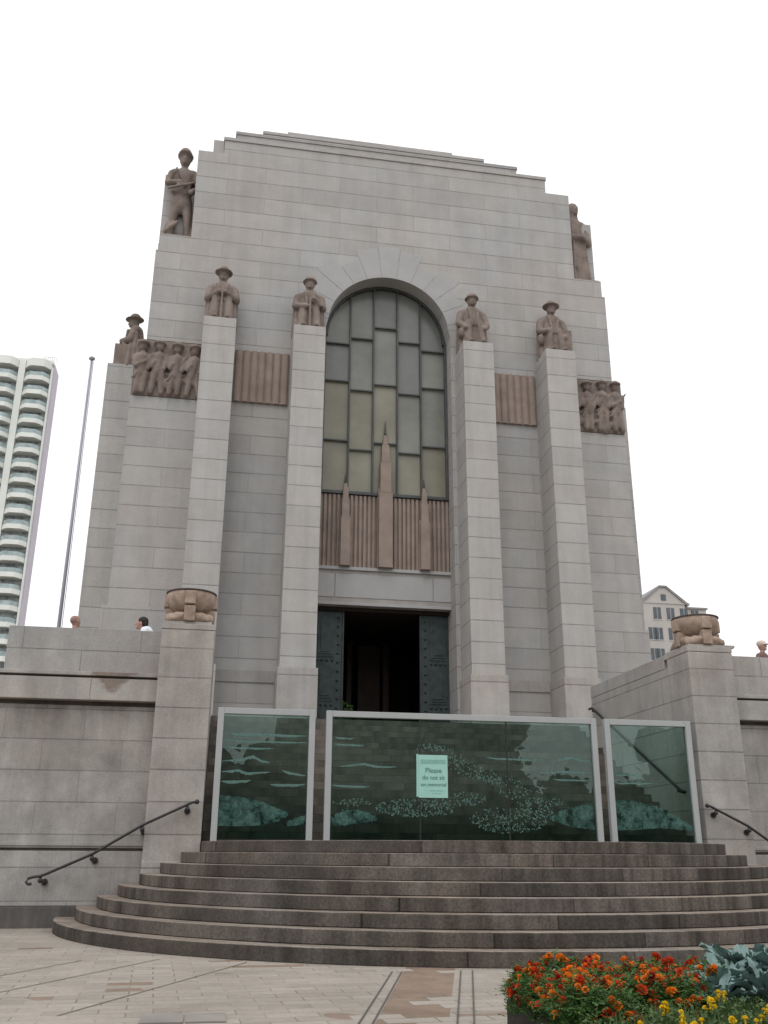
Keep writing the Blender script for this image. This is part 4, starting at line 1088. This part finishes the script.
# blue-green kale
def kale_mesh(core):
    b = B()
    for k in range(38):
        a = k*2.399 + rnd.uniform(-0.2,0.2); f = k/38
        lean = 1.05 - 0.8*f + rnd.uniform(-0.1,0.1); L = rnd.uniform(0.24,0.36)*(1 if f < 0.85 else 0.75); W = rnd.uniform(0.022,0.042)
        ca, sa = math.cos(a), math.sin(a); nseg = 9; prev = None; up = 0.10+0.10*f
        px, pz, ang = 0.015, up*0.3, PI/2-lean*0.55
        for s in range(nseg+1):
            g = s/nseg; ang2 = ang - 1.1*g*g*(0.6+0.6*lean)
            if s: px += L/nseg*math.cos(ang2); pz += L/nseg*math.sin(ang2)
            w = W*(0.12+0.88*min(1,g*1.9))*(1 if g < 0.75 else 1-0.75*((g-0.75)/0.25)**1.5)
            ru = 0.011*math.sin(s*2.3+k)*min(1,g*2); rv = 0.011*math.cos(s*2.7+k*2)*min(1,g*2)
            row = []
            for e, r_ in ((-1,ru),(-0.5,-ru*0.3),(0,-0.012),(0.5,-rv*0.3),(1,rv)):
                lx_ = px - r_*math.sin(ang2); lz_ = pz + r_*math.cos(ang2) + 0.35*w*abs(e)
                row.append(b.bm.verts.new((lx_*ca - e*w*sa, lx_*sa + e*w*ca, lz_)))
            if prev:
                for q in range(4): b.bm.faces.new((prev[q],prev[q+1],row[q+1],row[q]))
            prev = row
    b.limb((0,0,-0.02),(0,0,0.12),0.018,0.014,caps=False,seg=8)
    return b
km = [mk_mesh(kale_mesh(False), [M['kale_leaf']]) for _ in range(3)]
for me in km: me.polygons.foreach_set('use_smooth',[True]*len(me.polygons))
kspots = [(-0.84,-14.85,1.05),(-0.58,-14.62,1.25),(-0.45,-14.9,1.35),(-1.0,-15.04,0.85),(-0.70,-15.1,1.05),(-0.25,-14.5,1.25),(-0.2,-14.8,1.3)]
for i, (x, y, sc) in enumerate(kspots):
    t = thing('kale_plant', 'blue green ornamental kale with long curled leaves at the right edge of the planter', 'kale', (x,y,PZ-0.045), 'kale plants in the planter')
    put('leaves', km[i%3], t, (0,0,0), rnd.uniform(0,6.28), sc)
# small wreath of leaves just inside the door
t = thing('potted_plant', 'small leafy green plant in a dark pot inside the doorway', 'plant', (-0.80,2.0,3.70))
b = B(); b.lathe([(0.10,0),(0.14,0.25),(0.15,0.27),(0.12,0.27),(0.10,0.2)],(-0.80,2.0,3.70),18); b.obj('pot', M['planter'], t)
b = B()
for k in range(130): leaf(b, (-0.80+rnd.gauss(0,0.07),2.0+rnd.gauss(0,0.06),4.02+rnd.uniform(-0.08,0.42)), rdir(0.3), rnd.uniform(0.08,0.16), 0.05, rnd.uniform(-1,1), 0.2)
b.obj('foliage', M['marigold_leaf'], t, fix=False)

def fast_blob(b, c, r, seg=7, rings=4):
    vs = []
    for i in range(1, rings):
        ph_ = PI*i/rings
        vs.append([b.bm.verts.new((c[0]+r[0]*math.sin(ph_)*math.cos(2*PI*k/seg)*rnd.uniform(0.8,1.15), c[1]+r[1]*math.sin(ph_)*math.sin(2*PI*k/seg), c[2]+r[2]*math.cos(ph_)*rnd.uniform(0.8,1.2))) for k in range(seg)])
    t_ = b.bm.verts.new((c[0],c[1],c[2]+r[2])); o_ = b.bm.verts.new((c[0],c[1],c[2]-r[2]))
    for k in range(seg):
        b.bm.faces.new((t_, vs[0][k], vs[0][(k+1)%seg])); b.bm.faces.new((o_, vs[-1][(k+1)%seg], vs[-1][k]))
        for i in range(rings-2): b.bm.faces.new((vs[i][k], vs[i+1][k], vs[i+1][(k+1)%seg], vs[i][(k+1)%seg]))
# ------------------------------------------------------------------ park trees across the square (they show as reflections in the glass)
b = B()
for k in range(64):
    tx = -78 + k*2.45 + rnd.uniform(-0.8,0.8); ty = -54 + rnd.uniform(-7,6); hh = rnd.uniform(10.0,13.5)
    if 18.0 < tx < 30.0: hh = rnd.uniform(4.6,5.8)
    if -6.0 < tx < 1.5: hh = rnd.uniform(6.6,7.6) if k % 2 else 8.4
    b.tube([(tx,ty,G),(tx,ty,hh*0.6)],0.22,6)
    for q in range(3): fast_blob(b, (tx+rnd.uniform(-1.4,1.4),ty+rnd.uniform(-1,1),G+0.9), (1.6,1.0,1.4))
    for c in range(15):
        cx_, cy_, cz_ = tx+rnd.gauss(0,1.0), ty+rnd.gauss(0,1.5), hh*(0.05+0.85*(c+0.5)/15)
        fast_blob(b, (cx_,cy_,cz_), (1.5,1.3,1.0))
        for q in range(30):
            leaf(b, (cx_+rnd.gauss(0,0.75),cy_+rnd.gauss(0,0.8),cz_+rnd.gauss(0,0.65)), rdir(0), rnd.uniform(0.4,0.75), rnd.uniform(0.35,0.55), rnd.uniform(-1.5,1.5))
for k in range(90):
    tx = -85 + k*1.9; low = 18.0 < tx < 31.0; mid = -6.5 < tx < 2.0
    for c in range(6): fast_blob(b, (tx+rnd.uniform(-0.5,0.5), -66+rnd.uniform(-2,2), (5.0 if low else 7.0 if mid else 11.5)*(0.05+0.8*c/5)), (1.9,1.2,1.6))
tag(b.obj('tree_belt', M['tree_leaf'], fix=False), 'dark belt of park trees across the square, mirrored in the glass screens', 'trees', kind='stuff')

# ------------------------------------------------------------------ sky, sun, camera
w = bpy.data.worlds.new('World'); S.world = w; w.use_nodes = True
nt = w.node_tree; nt.nodes.clear()
out = nt.nodes.new('ShaderNodeOutputWorld'); bg = nt.nodes.new('ShaderNodeBackground')
sky = nt.nodes.new('ShaderNodeTexSky'); sky.sky_type = 'NISHITA'; sky.sun_disc = False
EL, ROT = math.radians(58), math.radians(205)
sky.sun_elevation = EL; sky.sun_rotation = ROT; sky.air_density = 1.0; sky.dust_density = 6.0; sky.ozone_density = 1.0
bw = nt.nodes.new('ShaderNodeRGBToBW'); nt.links.new(sky.outputs[0], bw.inputs[0])
flat = mix(nt, sky.outputs[0], bw.outputs[0], 0.92)
cl = mix(nt, flat, (15.0,15.2,15.5), 0.80)          # even cloud cover
nt.links.new(cl, bg.inputs[0]); bg.inputs[1].default_value = 0.085
nt.links.new(bg.outputs[0], out.inputs[0])
sl = bpy.data.lights.new('sun','SUN'); sl.energy = 0.75; sl.angle = math.radians(40); sl.color = (1.0,0.97,0.93)
so = bpy.data.objects.new('sun', sl); COL.objects.link(so)
# sun direction matching the sky's rotation (rotation 0 = +Y, clockwise)
sd = Vector((math.sin(ROT)*math.cos(EL), math.cos(ROT)*math.cos(EL), math.sin(EL)))
so.rotation_euler = sd.to_track_quat('Z','Y').to_euler(); so.location = (0,-30,60)

f_px, th, ph, ro = 946.158, math.radians(19.7828), math.radians(9.9246), math.radians(0.329)
cam = bpy.data.cameras.new('camera'); co = bpy.data.objects.new('camera', cam); COL.objects.link(co); S.camera = co
F = Vector((math.sin(ph)*math.cos(th), math.cos(ph)*math.cos(th), math.sin(th)))
R = Vector((math.cos(ph), -math.sin(ph), 0)); U = R.cross(F)
R2 = R*math.cos(ro)+U*math.sin(ro); U2 = -R*math.sin(ro)+U*math.cos(ro)
mw = Matrix(((R2.x,U2.x,-F.x,-3.854),(R2.y,U2.y,-F.y,-20.5),(R2.z,U2.z,-F.z,1.1),(0,0,0,1)))
co.matrix_world = mw
cam.sensor_fit = 'VERTICAL'; cam.sensor_height = 36; cam.lens = f_px/1024*36; cam.clip_end = 3000; cam.clip_start = 0.05
S.view_settings.view_transform = 'Standard'; S.view_settings.look = 'None'; S.view_settings.gamma = 1; S.view_settings.exposure = 0.13
